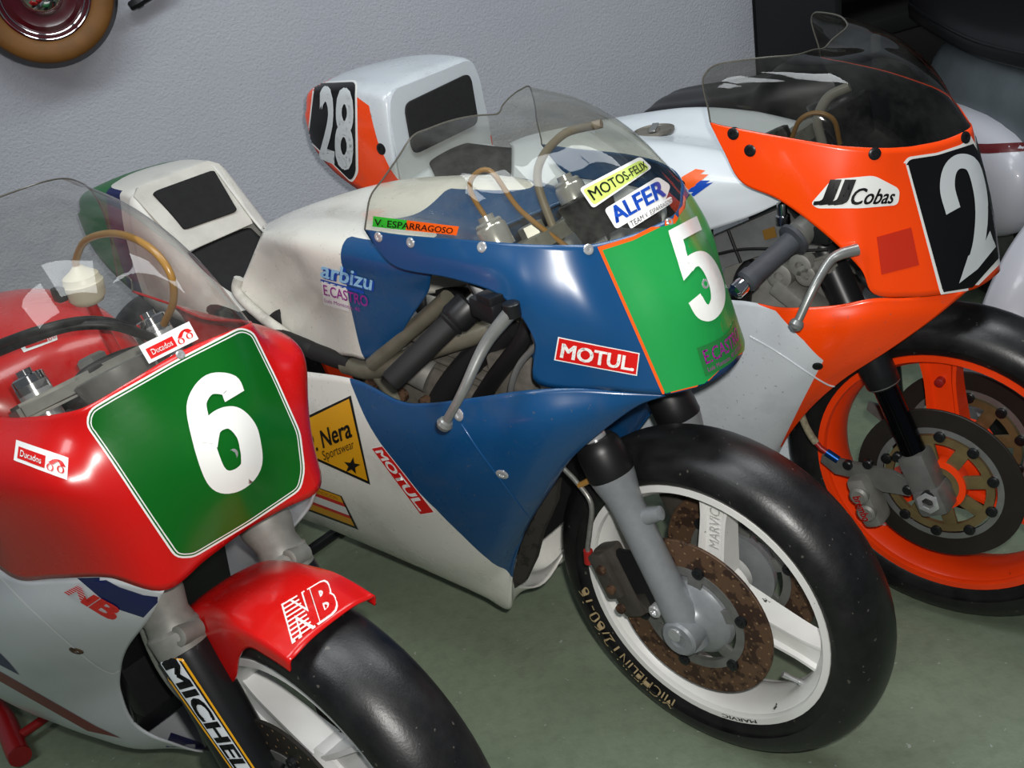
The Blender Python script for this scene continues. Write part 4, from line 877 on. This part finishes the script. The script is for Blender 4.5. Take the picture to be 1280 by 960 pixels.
# =====================================================================  red number 6
def red_bike():
    F = FRD; R = .289; rim = .216
    B = thing('racing_motorcycle', F, 'red and white racing motorcycle with dark green number 6 plate and red front mudguard', 'motorcycle')
    RD = (196, 16, 14); red = paint('red fairing paint', RD, .26, .16)
    V = Vector
    c, ty, ri = wheel(F, B, R, rim, .0625, plain('white wheel enamel', (222, 222, 220), .4, 0, .12, 20), (158, 38, 278), spoke_w=.06)
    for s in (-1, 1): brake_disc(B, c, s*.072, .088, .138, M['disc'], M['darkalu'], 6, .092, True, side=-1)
    for s in (-1, 1): lathe_obj('hub_cap', c+V((0, s*.058, 0)), (0, s, 0), [(0, .06), (.012, .058), (.02, .04), (.03, .03), (.03, .013)], M['darkalu'], B, 32)
    tube_obj('front_axle', [c+V((0, -.13, 0)), c+V((0, .13, 0))], .011, M['steel'], B, 16)
    rake, e, sep = .42827, .0218, .0925; n = V((math.cos(rake), 0, math.sin(rake)))
    legs = {}
    for s in (-1, 1):
        lg, p0, d = fork_leg(B, R, rake, e, s, sep, [(-.05, .02), (-.04, .034), (.0, .037), (.255, .037), (.265, .036), (.265, .02)], M['satin']); legs[s] = lg
        lathe_obj('fork_casting', p0+d*.262, d, [(0, .030), (.004, .036), (.032, .037), (.036, .033), (.05, .031), (.075, .038), (.09, .038), (.092, .026)], M['cast'], lg, 28)
        lathe_obj('stanchion', p0+d*.35, d, [(0, .0195), (.27, .0195), (.272, .0215), (.305, .0215), (.308, .018), (.308, .012), (.316, .012), (.316, .004)], M['steel'], lg, 24)
        lathe_obj('pinch_bolt', p0+d*.285+n*.03, V((.2, -.9*1, .3)), [(-.02, .014), (.014, .014), (.016, .011), (.016, .006), (.01, .006)], M['cast'], lg, 16)
        lathe_obj('axle_clamp', p0-d*.03+n*e, (0, s, 0), [(-.03, .034), (.03, .034), (.034, .028)], M['satin'], lg, 24)
        tube_obj('brake_hose', [p0+d*.34-n*.03+V((0, s*.02, 0)), p0+d*.26-n*.075+V((0, s*.015, 0)), p0+d*.2-n*.08+V((0, s*.01, 0)), p0+d*.13-n*.05, p0+d*.06-n*.09], .005, M['braid'], lg, 8, 20)
        cc = p0+d*.05-n*.085; bm = rbox(cc, (.12, .04, .032), basis((0, 1, 0), d), .008); bm_obj('brake_caliper', bm, M['satin'], B, True, 40)
    # ---- mudguard
    secs = []
    a0, a1 = 74, 140
    for k in range(9):
        t = k/8; a = math.radians(a0+(a1-a0)*t); dv = V((math.cos(a), 0, math.sin(a)))
        drop = .030+.065*max(0, math.sin(PI*min(1, max(0, (t-.30)/.60)))) + .028*t
        rr = R+.017
        secs.append([c+dv*(rr-drop)+V((0, -.071, 0)), c+dv*(rr-drop*.45)+V((0, -.070, 0)), c+dv*(rr-.010)+V((0, -.061, 0)), c+dv*(rr-.002)+V((0, -.036, 0)), c+dv*rr])
    fen = grid_obj('front_mudguard', surf(sym_rows(secs), 48, 40), red, B, .003)
    # ---- upper fairing
    A = [V((-.46, -.165, .872)), V((-.36, -.160, .870))]+P_(F, [(0, 521, -.152), (45, 521, -.143), (80, 516, -.132), (112, 506, -.115), (170, 472, -.062), (222, 441, 0)])
    Mi = [V((-.42, -.21, .82)), V((-.30, -.214, .81))]+P_(F, [(0, 606, -.208), (60, 614, -.189), (110, 617, -.159), (165, 612, -.116), (228, 590, -.060), (289, 566, 0)])
    E = [V((-.42, -.205, .70)), V((-.34, -.206, .668))]+P_(F, [(22, 723, -.2), (69, 722, -.185), (137, 721, -.160), (206, 737, -.124), (258, 698, -.06), (305, 663, 0)])
    up = grid_obj('upper_fairing', surf(sym_rows([A, Mi, E]), 110, 30), red, B, .003)
    inner = [V((p.x-.05, p.y*.72, p.z+.012)) for p in E[4:]]
    grid_obj('nose_lip', surf(sym_rows([E[4:], [a*.5+b*.5+V((0, 0, -.006)) for a, b in zip(E[4:], inner)], inner]), 40, 4), red, up, .002)
    T = [V(p) for p in ((-.49, -.165, .89), (-.47, -.163, .95), (-.44, -.15, 1.00), (-.41, -.128, 1.045), (-.385, -.10, 1.07), (-.36, -.07, 1.086), (-.345, -.035, 1.094), (-.34, 0, 1.096))]
    rows = [A]
    for f in (.33, .67):
        r = []
        for k, (a, b) in enumerate(zip(A, T)):
            q = k/7; bl = math.sin(PI*f)*(.012+.03*q); out = V((.4, -.75*(1-q), .75)).normalized(); r.append(a.lerp(b, f)+out*bl)
        rows.append(r)
    rows.append(T)
    sg = surf(sym_rows(rows), 100, 22); scr = grid_obj('windscreen', sg, glass('clear bubble screen', (.86, .86, .84), .02, .05), B, 0); screen_edge(scr, sg, EDGE)
    # ---- lower fairing
    f7 = lambda u, v, y: F.L(u, v, y)
    rows = [[V((-1.0, -.18, .60)), V((-.7, -.2, .63)), V((-.45, -.205, .645)), f7(22, 721, -.198), f7(80, 721, -.179), f7(140, 721, -.157), f7(206, 737, -.122)],
      [V((-1.0, -.2, .48)), V((-.72, -.218, .50)), V((-.5, -.222, .53)), V((-.37, -.213, .56)), V((-.28, -.197, .58)), V((-.19, -.168, .595)), f7(187, 772, -.13)],
      [V((-1, -.205, .38)), V((-.75, -.218, .40)), V((-.55, -.218, .43)), V((-.44, -.208, .455)), V((-.36, -.19, .475)), V((-.28, -.162, .495)), f7(159, 810, -.13)],
      [V((-1, -.2, .30)), V((-.78, -.208, .32)), V((-.6, -.206, .345)), V((-.5, -.195, .365)), V((-.43, -.175, .385)), V((-.36, -.15, .405)), f7(151, 840, -.12)],
      [V((-1, -.18, .235)), V((-.8, -.185, .245)), V((-.65, -.182, .26)), V((-.56, -.172, .275)), V((-.49, -.157, .295)), V((-.42, -.137, .325)), f7(152, 866, -.112)],
      [V((-1, -.14, .18)), V((-.82, -.14, .18)), V((-.68, -.138, .182)), V((-.6, -.132, .188)), V((-.52, -.125, .2)), V((-.45, -.115, .225)), f7(169, 904, -.1)],
      [V((-1, -.08, .15)), V((-.82, -.08, .146)), V((-.7, -.08, .142)), V((-.62, -.08, .142)), V((-.54, -.078, .146)), V((-.45, -.075, .16)), f7(211, 927, -.07)],
      [V((-1, 0, .14)), V((-.82, 0, .135)), V((-.7, 0, .13)), V((-.62, 0, .128)), V((-.54, 0, .128)), V((-.45, 0, .132)), V((-.355, 0, .145))]]
    white = paint('white lower fairing paint', (206, 210, 214), .32, .25)
    low = grid_obj('lower_fairing', surf(sym_cols(rows), 72, 96), white, B, .003)
    box_obj('radiator', (-.36, 0, .44), (.035, .21, .26), plain('radiator core', (26, 26, 27)), B, Matrix.Rotation(-.25, 3, 'Y'), .004)
    prism_obj('radiator_shroud', [V((-.3, -.105, .56)), V((-.35, -.105, .30)), V((-.40, -.095, .22)), V((-.45, -.095, .28)), V((-.42, -.105, .55))], (0, .21, 0), M['black'], B, .004)
    bm = rbox((-.62, 0, .42), (.36, .24, .36), None, .03); bm_obj('engine', bm, M['grime'], B, True, 40)
    # ---- tank, seat, tail
    TS = [(-.40, .08, .80), (-.44, .13, .855), (-.52, .145, .88), (-.64, .145, .885), (-.76, .13, .86), (-.85, .1, .80), (-.88, .09, .74)]
    rows = [[V((x, -w*1.02, .62)), V((x, -w*1.08, z*.5+.33)), V((x, -w, z-.05)), V((x, -w*.75, z-.014)), V((x, 0, z))] for x, w, z in TS]
    tank = grid_obj('fuel_tank', surf(sym_rows(rows), 60, 44), red, B, .003)
    SP = [(-.84, .12, .72), (-.92, .125, .69), (-1.05, .12, .69), (-1.12, .11, .73)]
    grid_obj('seat_pad', surf(sym_rows([[V((x, -w*1.04, z-.04)), V((x, -w, z-.012)), V((x, -w*.8, z)), V((x, 0, z+.004))] for x, w, z in SP]), 30, 20), M['foam'], B, .004)
    def sec(x, w, z, zl, wl): return [V((x, -wl, zl)), V((x, -wl*.4-w*.64, zl*.5+z*.5)), V((x, -w, z-.03)), V((x, -w*.88, z-.006)), V((x, 0, z+.003))]
    tail = grid_obj('seat_tail', surf(sym_rows([sec(-.9, .1, .69, .62, .13), sec(-1.1, .1, .77, .63, .13), sec(-1.18, .105, .88, .65, .128), sec(-1.3, .1, .885, .68, .115), sec(-1.44, .08, .84, .75, .09)]), 50, 36), red, B, .003)
    # ---- cockpit
    d = V((-math.sin(rake), 0, math.cos(rake))); m0 = V((0, 0, R))-n*e+d*.615
    poly = [m0+n*a+V((0, b, 0)) for a, b in ((.02, -.13), (-.022, -.13), (-.035, -.095), (-.055, -.05), (-.058, .05), (-.035, .095), (-.022, .13), (.02, .13), (.03, .05), (.03, -.05))]
    prism_obj('top_yoke', poly, d*.024, M['cast'], B, .005); prism_obj('bottom_yoke', [p-d*.23 for p in poly], d*.03, M['cast'], B, .004)
    lathe_obj('steering_nut', m0+d*.022-n*.02, d, [(0, .022), (.016, .022), (.02, .016)], M['alu'], B, 6)
    for s in (-1, 1):
        p0, _ = fork_axis(R, rake, e, s, sep); lathe_obj('fork_cap', p0+d*.645, d, [(0, .0215), (.02, .0215), (.022, .019), (.022, .010), (.03, .010), (.03, .003)], M['chrome'], B, 24)
    lathe_obj('rev_counter', m0+n*.07-d*.005+V((0, -.02, 0)), d, [(-.05, .035), (0, .05), (.014, .052), (.016, .048), (.011, .046)], M['darkalu'], B, 36)
    lathe_obj('gauge_dial', m0+n*.07+d*.0065+V((0, -.02, 0)), d, [(0, .045), (.001, .045)], M['ink'], B, 36)
    tube_obj('brake_hose', P_(F, [(-20, 447, -.1), (40, 423, -.06), (90, 408, -.02), (140, 407, .02), (178, 418, .06), (200, 425, .09)]), .0065, M['hose'], B, 10, 30)
    tube_obj('brake_hose', P_(F, [(-20, 437, -.1), (50, 412, -.06), (110, 400, 0), (160, 408, .05), (190, 430, .09)]), .0055, M['hose'], B, 10, 30)
    tube_obj('control_cable', P_(F, [(185, 436, .06), (150, 445, .02), (110, 465, -.03), (85, 490, -.06), (50, 508, -.1)]), .0075, M['hose'], B, 10, 30)
    tube_obj('control_cable', P_(F, [(170, 448, .04), (130, 470, -.01), (100, 492, -.04), (70, 515, -.08)]), .006, M['hose'], B, 10, 30)
    rs = F.L(105, 358, .05)
    res = lathe_obj('fluid_reservoir', rs+V((0, 0, -.022)), (0, 0, 1), [(-.004, .012), (.0, .02), (.008, .0255), (.02, .0265), (.022, .0275), (.028, .0275), (.03, .0255), (.038, .024), (.046, .012), (.052, .006)], M['cream'], B, 24)
    tube_obj('reservoir_tube', [rs+V((0, 0, .026))]+P_(F, [(95, 325, .05), (108, 300, .05), (145, 292, .05), (185, 308, .05), (212, 340, .05), (217, 375, .05), (205, 405, .05)]), .0048, M['amber'], res, 10, 40)
    box_obj('reservoir_strap', rs+V((-.01, -.032, .0)), (.02, .014, .02), M['black'], res, None, .004)
    tube_obj('reservoir_bracket', [rs+V((0, 0, -.02)), rs+V((-.01, .01, -.06)), rs+V((-.005, .02, -.13))], .008, red, res, 10, 8)
    for s in (-1, 1):
        p0, _ = fork_axis(R, rake, e, s, sep); G0 = p0+d*.53+V((-.02, s*.045, 0)); G1 = G0+V((-.10, s*.115, -.045)); dv = (G1-G0).normalized()
        bar = tube_obj('handlebar', [G0-dv*.05, G1], .011, M['steel'], B, 12); lathe_obj('grip', G0, dv, [(0, .022), (.006, .022), (.01, .017), (.14, .0165), (.145, .013)], M['blackrub'], bar, 18)
        tube_obj('brake_lever' if s < 0 else 'clutch_lever', [G0+V((.04, s*.01, .01)), G0+V((.03, s*.06, 0)), G1+V((.035, 0, 0))], .006, M['alu'], B, 10, 12)
    rear_end(F, B, .30, 1.36, M['whiterim'])
    # ---- prints
    gp = plain('dark green plate vinyl', (8, 92, 24), .25); cl = [F.px(p) for p in spline([A[-1], Mi[-1], E[-1]], 20)]
    pl0 = [(108, 531), (112, 511), (140, 494), (215, 452), (298, 409), (315, 415), (345, 475), (374, 540), (380, 588), (375, 612), (310, 655), (240, 697), (218, 697)]
    def shrink(poly, k):
        out = []; m = len(poly)
        for i in range(m):
            p, a_, b_ = Vector(poly[i]), Vector(poly[i-1]), Vector(poly[(i+1) % m]); t_ = (b_-a_).normalized(); out.append((p.x-t_.y*k, p.y+t_.x*k))
        return out
    rp_ = rpoly(pl0, 9, 3); sgn = 1 if shrink(rp_, 5)[3][0] > rp_[3][0] else -1
    for k, (mm, ly) in enumerate(((M['white'], 1), (gp, 2), (M['white'], 3), (gp, 4))): print_poly('number_plate' if k == 3 else 'plate_pinstripe', F, up, [shrink(rp_, sgn*(0, 2.6, 4.6, 6.2)[k])], mm, ly, 7)
    q6 = [(221, 486), (291, 451), (335, 594), (262, 629)]
    bm = stroke([(.82, .28), (.78, .17), (.50, .095), (.24, .17), (.17, .33), (.17, .68), (.25, .85), (.50, .905), (.75, .85), (.83, .68), (.82, .56), (.70, .44), (.50, .405), (.32, .44), (.19, .56)], .34, 90, True, None, q6, 1.95)
    lay('plate_digit', bm, F, up, M['white'], 7, 6); screw(F, up, 289, 568, .009, M['steel'])
    def ducados(so, q):
        print_poly('cigarette_sticker', F, so, [q], M['white'], 1, 8); print_poly('cigarette_panel', F, so, [sub(q, .07, .28, .60, .85)], M['redink'], 2, 8)
        print_text('cigarette_lettering', F, so, 'Ducados', sub(q, .13, .42, .54, .72), M['white'], 4, 8, bold=.01)
        bm = bmesh.new()
        for cxy, r in (((.70, .72), .085), ((.88, .66), .085)):
            stroke([(cxy[0]+r*.6*math.cos(a*PI/4), cxy[1]+r*1.7*math.sin(a*PI/4)) for a in range(9)], .03, 16, True, bm, q)
        stroke([(.70, .55), (.78, .35), (.86, .3), (.92, .5)], .09, 10, True, bm, q); lay('rider_drawing', bm, F, so, M['redink'], 3, 8)
    ducados(scr, [(173, 433), (236, 402), (248, 424), (186, 455)]); ducados(up, [(22, 551), (86, 573), (84, 600), (19, 576)])
    screw(F, up, 225, 444, .006, M['steel']); 
    # NB marks
    def nb(so, q, inner, outline, stripe, n):
        if outline: lay('logo_outline', text_bm('NB', q, bold=.085, shear=.0, space=.93), F, so, outline, 1, 8)
        lay('logo_letters', text_bm('NB', sub(q, .03, .05, .97, .95), bold=.045, space=.93), F, so, inner, 3, 8)
        for k in range(n):
            t = (k+.35)/n; lay('logo_stripe', poly_bm([sub(q, .02, t, .30+.12*t, t+.34/n)]), F, so, stripe, 5, 9)
    nb(fen, [(352, 757), (411, 722), (425, 764), (366, 806)], red, M['white'], M['white'], 9)
    nb(low, [(98, 729), (160, 761), (143, 777), (80, 738)], M['redink'], None, white, 7)
    print_poly('navy_stripe', F, low, [[(98, 721), (128, 720), (150, 732), (180, 742), (204, 745), (180, 770), (140, 757)]], M['navy'], 1, 8)
    print_poly('navy_stripe', F, low, [[(0, 814), (12, 826), (25, 842), (0, 829)]], M['navy'], 1, 8)
    print_poly('red_stripe', F, low, [[(-6, 834), (60, 872), (120, 906), (152, 921), (110, 912), (50, 878), (-6, 846)]], plain('dark red vinyl', (120, 16, 24), .35), 1, 6)
    print_poly('navy_stripe', F, low, [[(214, 917), (250, 929), (262, 938), (250, 950), (205, 938)]], M['navy'], 1, 6)
    ducados(tank, [(15, 420), (69, 413), (72, 426), (30, 442)])
    lay('panel_seam', stroke([(-4, 714), (31, 751), (62, 780), (93, 808), (120, 830), (140, 840), (150, 836)], 1.8, 24), F, low, plain('chipped seam white', (225, 226, 226), .5), 1, 12); screw(F, low, 96, 812, .010, M['rust'])
    mq = [(193, 824), (222, 813), (321, 964), (291, 964)]
    lg = legs[-1]
    print_poly('tyre_brand_border', F, lg, [mq], M['yellow'], 1, 7); print_poly('tyre_brand_border', F, lg, [sub(mq, .09, .01, .91, .99)], M['ink'], 2, 7); print_poly('tyre_brand_sticker', F, lg, [sub(mq, .16, .015, .84, .985)], plain('pale sticker grey', (200, 206, 210), .35), 3, 7)
    tq = [mq[3], mq[0], mq[1], mq[2]]
    q = [bil(mq, .80, .04), bil(mq, .80, 1.05), bil(mq, .22, 1.05), bil(mq, .22, .04)]
    print_text('tyre_brand_lettering', F, lg, 'MICHELI', q, M['ink'], 5, 7, bold=.04)
    return B
red_bike()
def red_stand():
    F = FRD; st = bpy.data.objects.new('paddock_stand', None); COL.objects.link(st); st.location = F.O; st.rotation_euler = (0, 0, F.h)
    tag(st, 'red tubular paddock stand under the white belly of the red motorcycle', 'stand')
    rm = paint('red stand enamel', (150, 14, 20), .35, .2); a = F.Lz(22, 940, .024); b = F.Lz(-12, 880, .03)
    for s in (-1, 1):
        p = V3 = Vector((a.x, s*abs(a.y), .024)); q = Vector((b.x, s*abs(b.y), .03)); r = Vector((-1.2, s*.17, .06))
        sd = tube_obj('side_tube', [p+(p-q).normalized()*.012, p, q, r, Vector((-1.36, s*.155, .28))], .021, rm, st, 16, 24)
    c0 = Vector((a.x-.03, -abs(a.y), .03)); tube_obj('cross_tube', [c0, Vector((c0.x, abs(a.y), .03))], .009, rm, st, 12)
red_stand()
# =====================================================================  the rest of the room
def ellips(c, r, bm=None, nu=24, nv=14, pw=.8):
    bm = bm or bmesh.new(); sg = lambda t: (abs(t)**pw)*(1 if t >= 0 else -1); rows = []
    for i in range(nv+1):
        a = -PI/2+PI*i/nv
        rows.append([bm.verts.new(Vector((c[0]+r[0]*sg(math.cos(a))*sg(math.cos(2*PI*j/nu)), c[1]+r[1]*sg(math.cos(a))*sg(math.sin(2*PI*j/nu)), c[2]+r[2]*sg(math.sin(a))))) for j in range(nu)])
    for a, b in zip(rows, rows[1:]):
        for j in range(nu): bm.faces.new((a[j], a[(j+1) % nu], b[(j+1) % nu], b[j]))
    bmesh.ops.remove_doubles(bm, verts=bm.verts, dist=1e-5); return bm
def scooter(F, label, body, upper, seatm, L=1.12, shield=None, zs=1.0, low=False):
    B = thing('motor_scooter', F, label, 'scooter'); V = Vector
    for cx, nm in ((0, 'front'), (-L, 'rear')):
        c = V((cx, 0, .2)); pr = [(-.03, .125), (-.045, .14), (-.05, .165), (-.042, .187), (-.02, .198), (0, .2), (.02, .198), (.042, .187), (.05, .165), (.045, .14), (.03, .125)]
        lathe_obj(nm+'_tyre', c, (0, 1, 0), pr, M['rubber'], B, 40, True, 60); lathe_obj(nm+'_rim', c, (0, 1, 0), [(-.032, .02), (-.032, .06), (-.02, .11), (-.036, .128), (.036, .128), (.02, .11), (.032, .06), (.032, .02)], M['darkalu'], B, 32, True)
    bm = ellips((-L+.07, -.15, .42*zs), (.30, .09, .155)); cw = bm_obj('side_cowl', bm, body, B, True, 60)
    bm = ellips((-L+.07, .15, .42*zs), (.30, .09, .155)); bm_obj('side_cowl', bm, body, B, True, 60)
    bm = ellips((-L+.10, 0, .52*zs), (.36, .15, .22), pw=.7); bd = bm_obj('rear_body', bm, upper, B, True, 60)
    rows = [[V((-L+x, -w, z-.05)), V((-L+x, -w*1.02, z-.015)), V((-L+x, -w*.8, z+.012)), V((-L+x, 0, z+.02))] for x, w, z in ((-.26, .11, .80*zs), (-.1, .14, .79*zs), (.12, .145, .765*zs), (.32, .12, .755*zs), (.40, .08, .74*zs))]
    st = grid_obj('seat', surf(sym_rows(rows), 30, 24), seatm, B, .03)
    tube_obj('seat_piping', [V((p[1].x, p[1].y-.012, p[1].z)) for p in rows], .006, M['satin'], st, 8, 20)
    fb = [[V((x, y, .24*zs)) for y in (-.2, 0, .2)] for x in (-L+.36, -.40, -.24)]
    grid_obj('floor_board', surf(fb, 8, 6), body, B, .03)
    hz = .66 if low else .95; hw = .16
    tube_obj('steering_column', [V((0, 0, .22)), V((-.1, 0, .45)), V((-.2, 0, hz-.03))], .03, upper, B, 14, 10)
    tube_obj('handlebar', [V((-.24, -hw, hz)), V((-.2, -.08, hz+.02)), V((-.2, .08, hz+.02)), V((-.24, hw, hz))], .014, M['steel'], B, 12, 16)
    if shield: shield(B)
    elif not low:
        rows = []
        for z, w, x in ((.20, .16, -.22), (.3, .21, -.18), (.45, .22, -.17), (.6, .20, -.2), (.75, .15, -.24)): rows.append([V((x-.07, -w, z*zs)), V((x-.01, -w*.7, z*zs)), V((x+.03, 0, z*zs))])
        grid_obj('leg_shield', surf(sym_rows(rows), 30, 24), body, B, .006)
    secs = []
    for k in range(7):
        a = math.radians(20+140*k/6); dv = V((math.cos(a), 0, math.sin(a))); c = V((0, 0, .2))
        secs.append([c+dv*.17+V((0, -.085, 0)), c+dv*.22+V((0, -.075, 0)), c+dv*.245])
    grid_obj('front_mudguard', surf(sym_rows(secs), 24, 24), body, B, .003)
    return B, cw, bd, st
def corner():
    V = Vector
    FS = Frame(1.50, 2.06, -1.45)
    white = paint('white scooter enamel', (196, 196, 204), .35, .15); grey = plain('galvanised grey steel', (120, 130, 134), .4, .5, .35, 12)
    def shield(B):
        rows = []
        for (u, v), x in (((1207, 521), .02), ((1222, 470), .02), ((1238, 420), .02), ((1256, 370), .0), ((1278, 325), -.03), ((1305, 285), -.07), ((1330, 250), -.12)):
            p = FS.Lx(u, v, x); rows.append([p+V((-.05, -.0, 0)), p+V((0, .012, 0)), p+V((.035, .09, 0)), p+V((.045, .22, 0)), p+V((.03, .37, 0)), p+V((-.02, .46, 0))])
        sh = grid_obj('leg_shield', surf(rows, 30, 30), white, B, .008)
        for u, v in ((1219, 492), (1238, 496)): screw(FS, sh, u, v, .006, M['steel'])
        a, b = rows[0][0], rows[0][-1]; box = [r for r in rows[0]]
        grid_obj('rubber_mat', surf([box, [p+V((-.01, 0, -.05)) for p in box], [p+V((-.05, 0, -.10)) for p in box]], 20, 8), M['blackrub'], B, .006)
    B, cw, bd, st = scooter(FS, 'white motor scooter with a dark red trim stripe beside the orange motorcycle', white, grey, M['black'], shield=shield, L=.86)
    lay('trim_stripe', poly_bm([[(1190, 179), (1235, 180), (1281, 178), (1281, 189), (1235, 192), (1190, 190)]]), FS, cw, plain('dark red trim', (96, 18, 22), .4), 1, 6)
    return FS, B, cw, bd
FS, SC, cw, bd = corner()
def at_z(u, v, z):
    d = CF+CR*((u-640)/FPX)-CU*((v-480)/FPX); return CO+d*((z-CAMH)/d.z)
def saddle():
    p = at_z(978, 84, .80); h = -.6; F = Frame(p.x, p.y, h); V = Vector
    B = thing('saddle_stand', F, 'black padded saddle on a low stand behind the orange motorcycle', 'saddle')
    rows = [[V((x, -w, z-.16)), V((x, -w*1.05, z-.06)), V((x, -w*.82, z-.006)), V((x, -w*.4, z)), V((x, 0, z+.004))] for x, w, z in ((-.34, .09, .70), (-.30, .12, .73), (-.18, .14, .745), (-.05, .145, .765), (.0, .145, .80), (.08, .14, .805), (.17, .125, .795), (.20, .11, .76), (.30, .10, .70), (.36, .08, .66))]
    grid_obj('padding', surf(sym_rows(rows), 40, 50), plain('black leathercloth', (9, 9, 10), .35), B, .006)
    box_obj('base', (0, 0, .58), (.6, .2, .05), M['satin'], B, None, .01)
    for x in (-.24, .24):
        for y in (-.1, .1): tube_obj('leg', [V((x, y, .57)), V((x*1.25, y*1.6, .0125))], .012, M['satin'], B, 10)
    tube_obj('strap_buckle', [V((-.30, -.13, .66)), V((-.26, -.15, .64))], .012, M['amber'], B, 8)
def wall_things():
    V = Vector
    # spare wheel hung on the wall
    c = FW.L(51, -10, WD-.055); W = thing('scooter_wheel', FW, 'spare scooter wheel with a tan tyre and maroon rim hung on the wall', 'wheel'); W.location = FW.O+FW.X*c.x+FW.Y*(WD-.055)+FW.Z*c.z
    W.scale = (.76, .76, .76)
    tan = plain('aged tan rubber', (126, 84, 34), .6, 0, .4, 14); maroon = paint('maroon enamel', (70, 8, 18), .25, .1); ax = (0, -1, 0)
    ty = lathe_obj('tyre', (0, 0, 0), ax, [(-.030, .128), (-.044, .145), (-.050, .17), (-.040, .195), (-.02, .205), (0, .208), (.02, .205), (.040, .195), (.050, .17), (.044, .145), (.030, .128)], tan, W, 56, True, 60)
    lathe_obj('tread', (0, 0, 0), ax, [(-.046, .190), (-.02, .2085), (0, .2115), (.02, .2085), (.044, .192), (.02, .205), (-.02, .205)], M['rubber'], ty, 56, True, 60)
    rm = lathe_obj('rim', (0, 0, 0), ax, [(-.03, .13), (.034, .133), (.036, .126), (.030, .120), (.022, .108), (.026, .094), (.014, .07), (.012, .03), (-.01, .03), (-.03, .12)], maroon, W, 56, True, 40)
    for r, y in ((.1275, .037), (.115, .028)): lathe_obj('chrome_bead', (0, 0, 0), ax, [(y-.002, r), (y+.001, r+.0018), (y+.002, r), (y+.001, r-.0018)], M['chrome'], rm, 56, True)
    lathe_obj('hub_cap', (0, 0, 0), ax, [(.010, .062), (.02, .061), (.03, .05), (.042, .034), (.046, .016), (.046, .001)], M['chrome'], W, 40)
    tube_obj('wall_peg', [(0, .072, 0), (0, -.01, 0)], .012, M['satin'], W, 12)
    # black rod hung beside it
    a, b = FW.L(162, 9, WD-.03), FW.L(215, -22, WD-.03); R = thing('gear_rod', FW, 'black metal rod with a knurled end fixed to the wall beside the spare wheel', 'rod'); R.location = FW.O+FW.X*a.x+FW.Y*(WD)+FW.Z*a.z
    dv = V((b.x-a.x, 0, b.z-a.z)); q = V((0, -.03, 0)); ln = dv.length
    sh = lathe_obj('shaft', q, dv, [(.0, .008), (.004, .011), (.012, .0115), (.016, .014), (.028, .014), (.032, .0115), (ln, .0115)], M['satin'], R, 8)
    tube_obj('wall_clip', [q+dv*.7+V((0, .03, 0)), q+dv*.7], .006, M['satin'], R, 8)
    # dark cupboard with its clutter
    x0 = FW.L(1043, 10, WD-.36).x; dk = plain('black stained wood', (10, 10, 10), .6, 0, .3, 10); dk2 = plain('dark brown wood', (18, 14, 11), .6, 0, .3, 10)
    C = thing('cupboard', FW, 'black open cupboard against the wall beyond the orange motorcycle', 'cupboard'); C.location = FW.O+FW.X*x0+FW.Y*(WD-.002)
    w, d, h = 1.7, .36, 1.5
    box_obj('back_panel', (w/2, -.01, h/2), (w, .02, h), dk, C)
    for x in (.012, .62, w-.012): box_obj('side_panel', (x, -d/2, h/2), (.024, d, h), dk, C)
    for z in (.05, .42, 1.0, h-.012): box_obj('shelf', (w/2, -d/2, z), (w-.02, d, .024), dk2, C)
    def on(name, label, cat, x, z, depth):
        o = thing(name, FW, label, cat); o.location = FW.O+FW.X*(x0+x)+FW.Y*(WD-.002-depth)+FW.Z*z; return o
    T = on('storage_trunk', 'dark brown wooden trunk on the cupboard shelf', 'trunk', .32, .433, .19)
    box_obj('body', (0, 0, .13), (.50, .28, .26), dk2, T, None, .006); box_obj('lid', (0, 0, .285), (.51, .29, .05), dk, T, None, .01)
    for x in (-.16, .16): box_obj('clasp', (x, -.148, .25), (.03, .008, .05), M['cast'], T, None, .002)
    Y = on('motorcycle_tyre', 'black spare tyre with pale lettering standing in the cupboard', 'tyre', .93, .433, .20)
    ty = lathe_obj('carcass', (0, 0, .27), (0, -1, 0), [(-.035, .17), (-.055, .2), (-.06, .235), (-.04, .262), (0, .27), (.04, .262), (.06, .235), (.055, .2), (.035, .17)], M['rubber'], Y, 48, True, 60)
    vs, fs = text_geo('YN', .03); mesh_obj('lettering', [V((-.27+.11*s, -.066, .30-.075*t)) for s, t in vs], fs, M['cream'], Y, False)
    # pale card wedged on top
    k = on('card_sheet', 'pale card sheet leaning on the cupboard shelf beside the tyre', 'card', 1.30, .433, .30)
    mesh = prism_obj('card', [V((-.05, 0, .0)), V((.07, 0, .0)), V((.08, .05, .28)), V((-.04, .05, .30))], (0, .003, 0), plain('pale card', (170, 166, 156), .8), k, 0)
saddle(); wall_things()
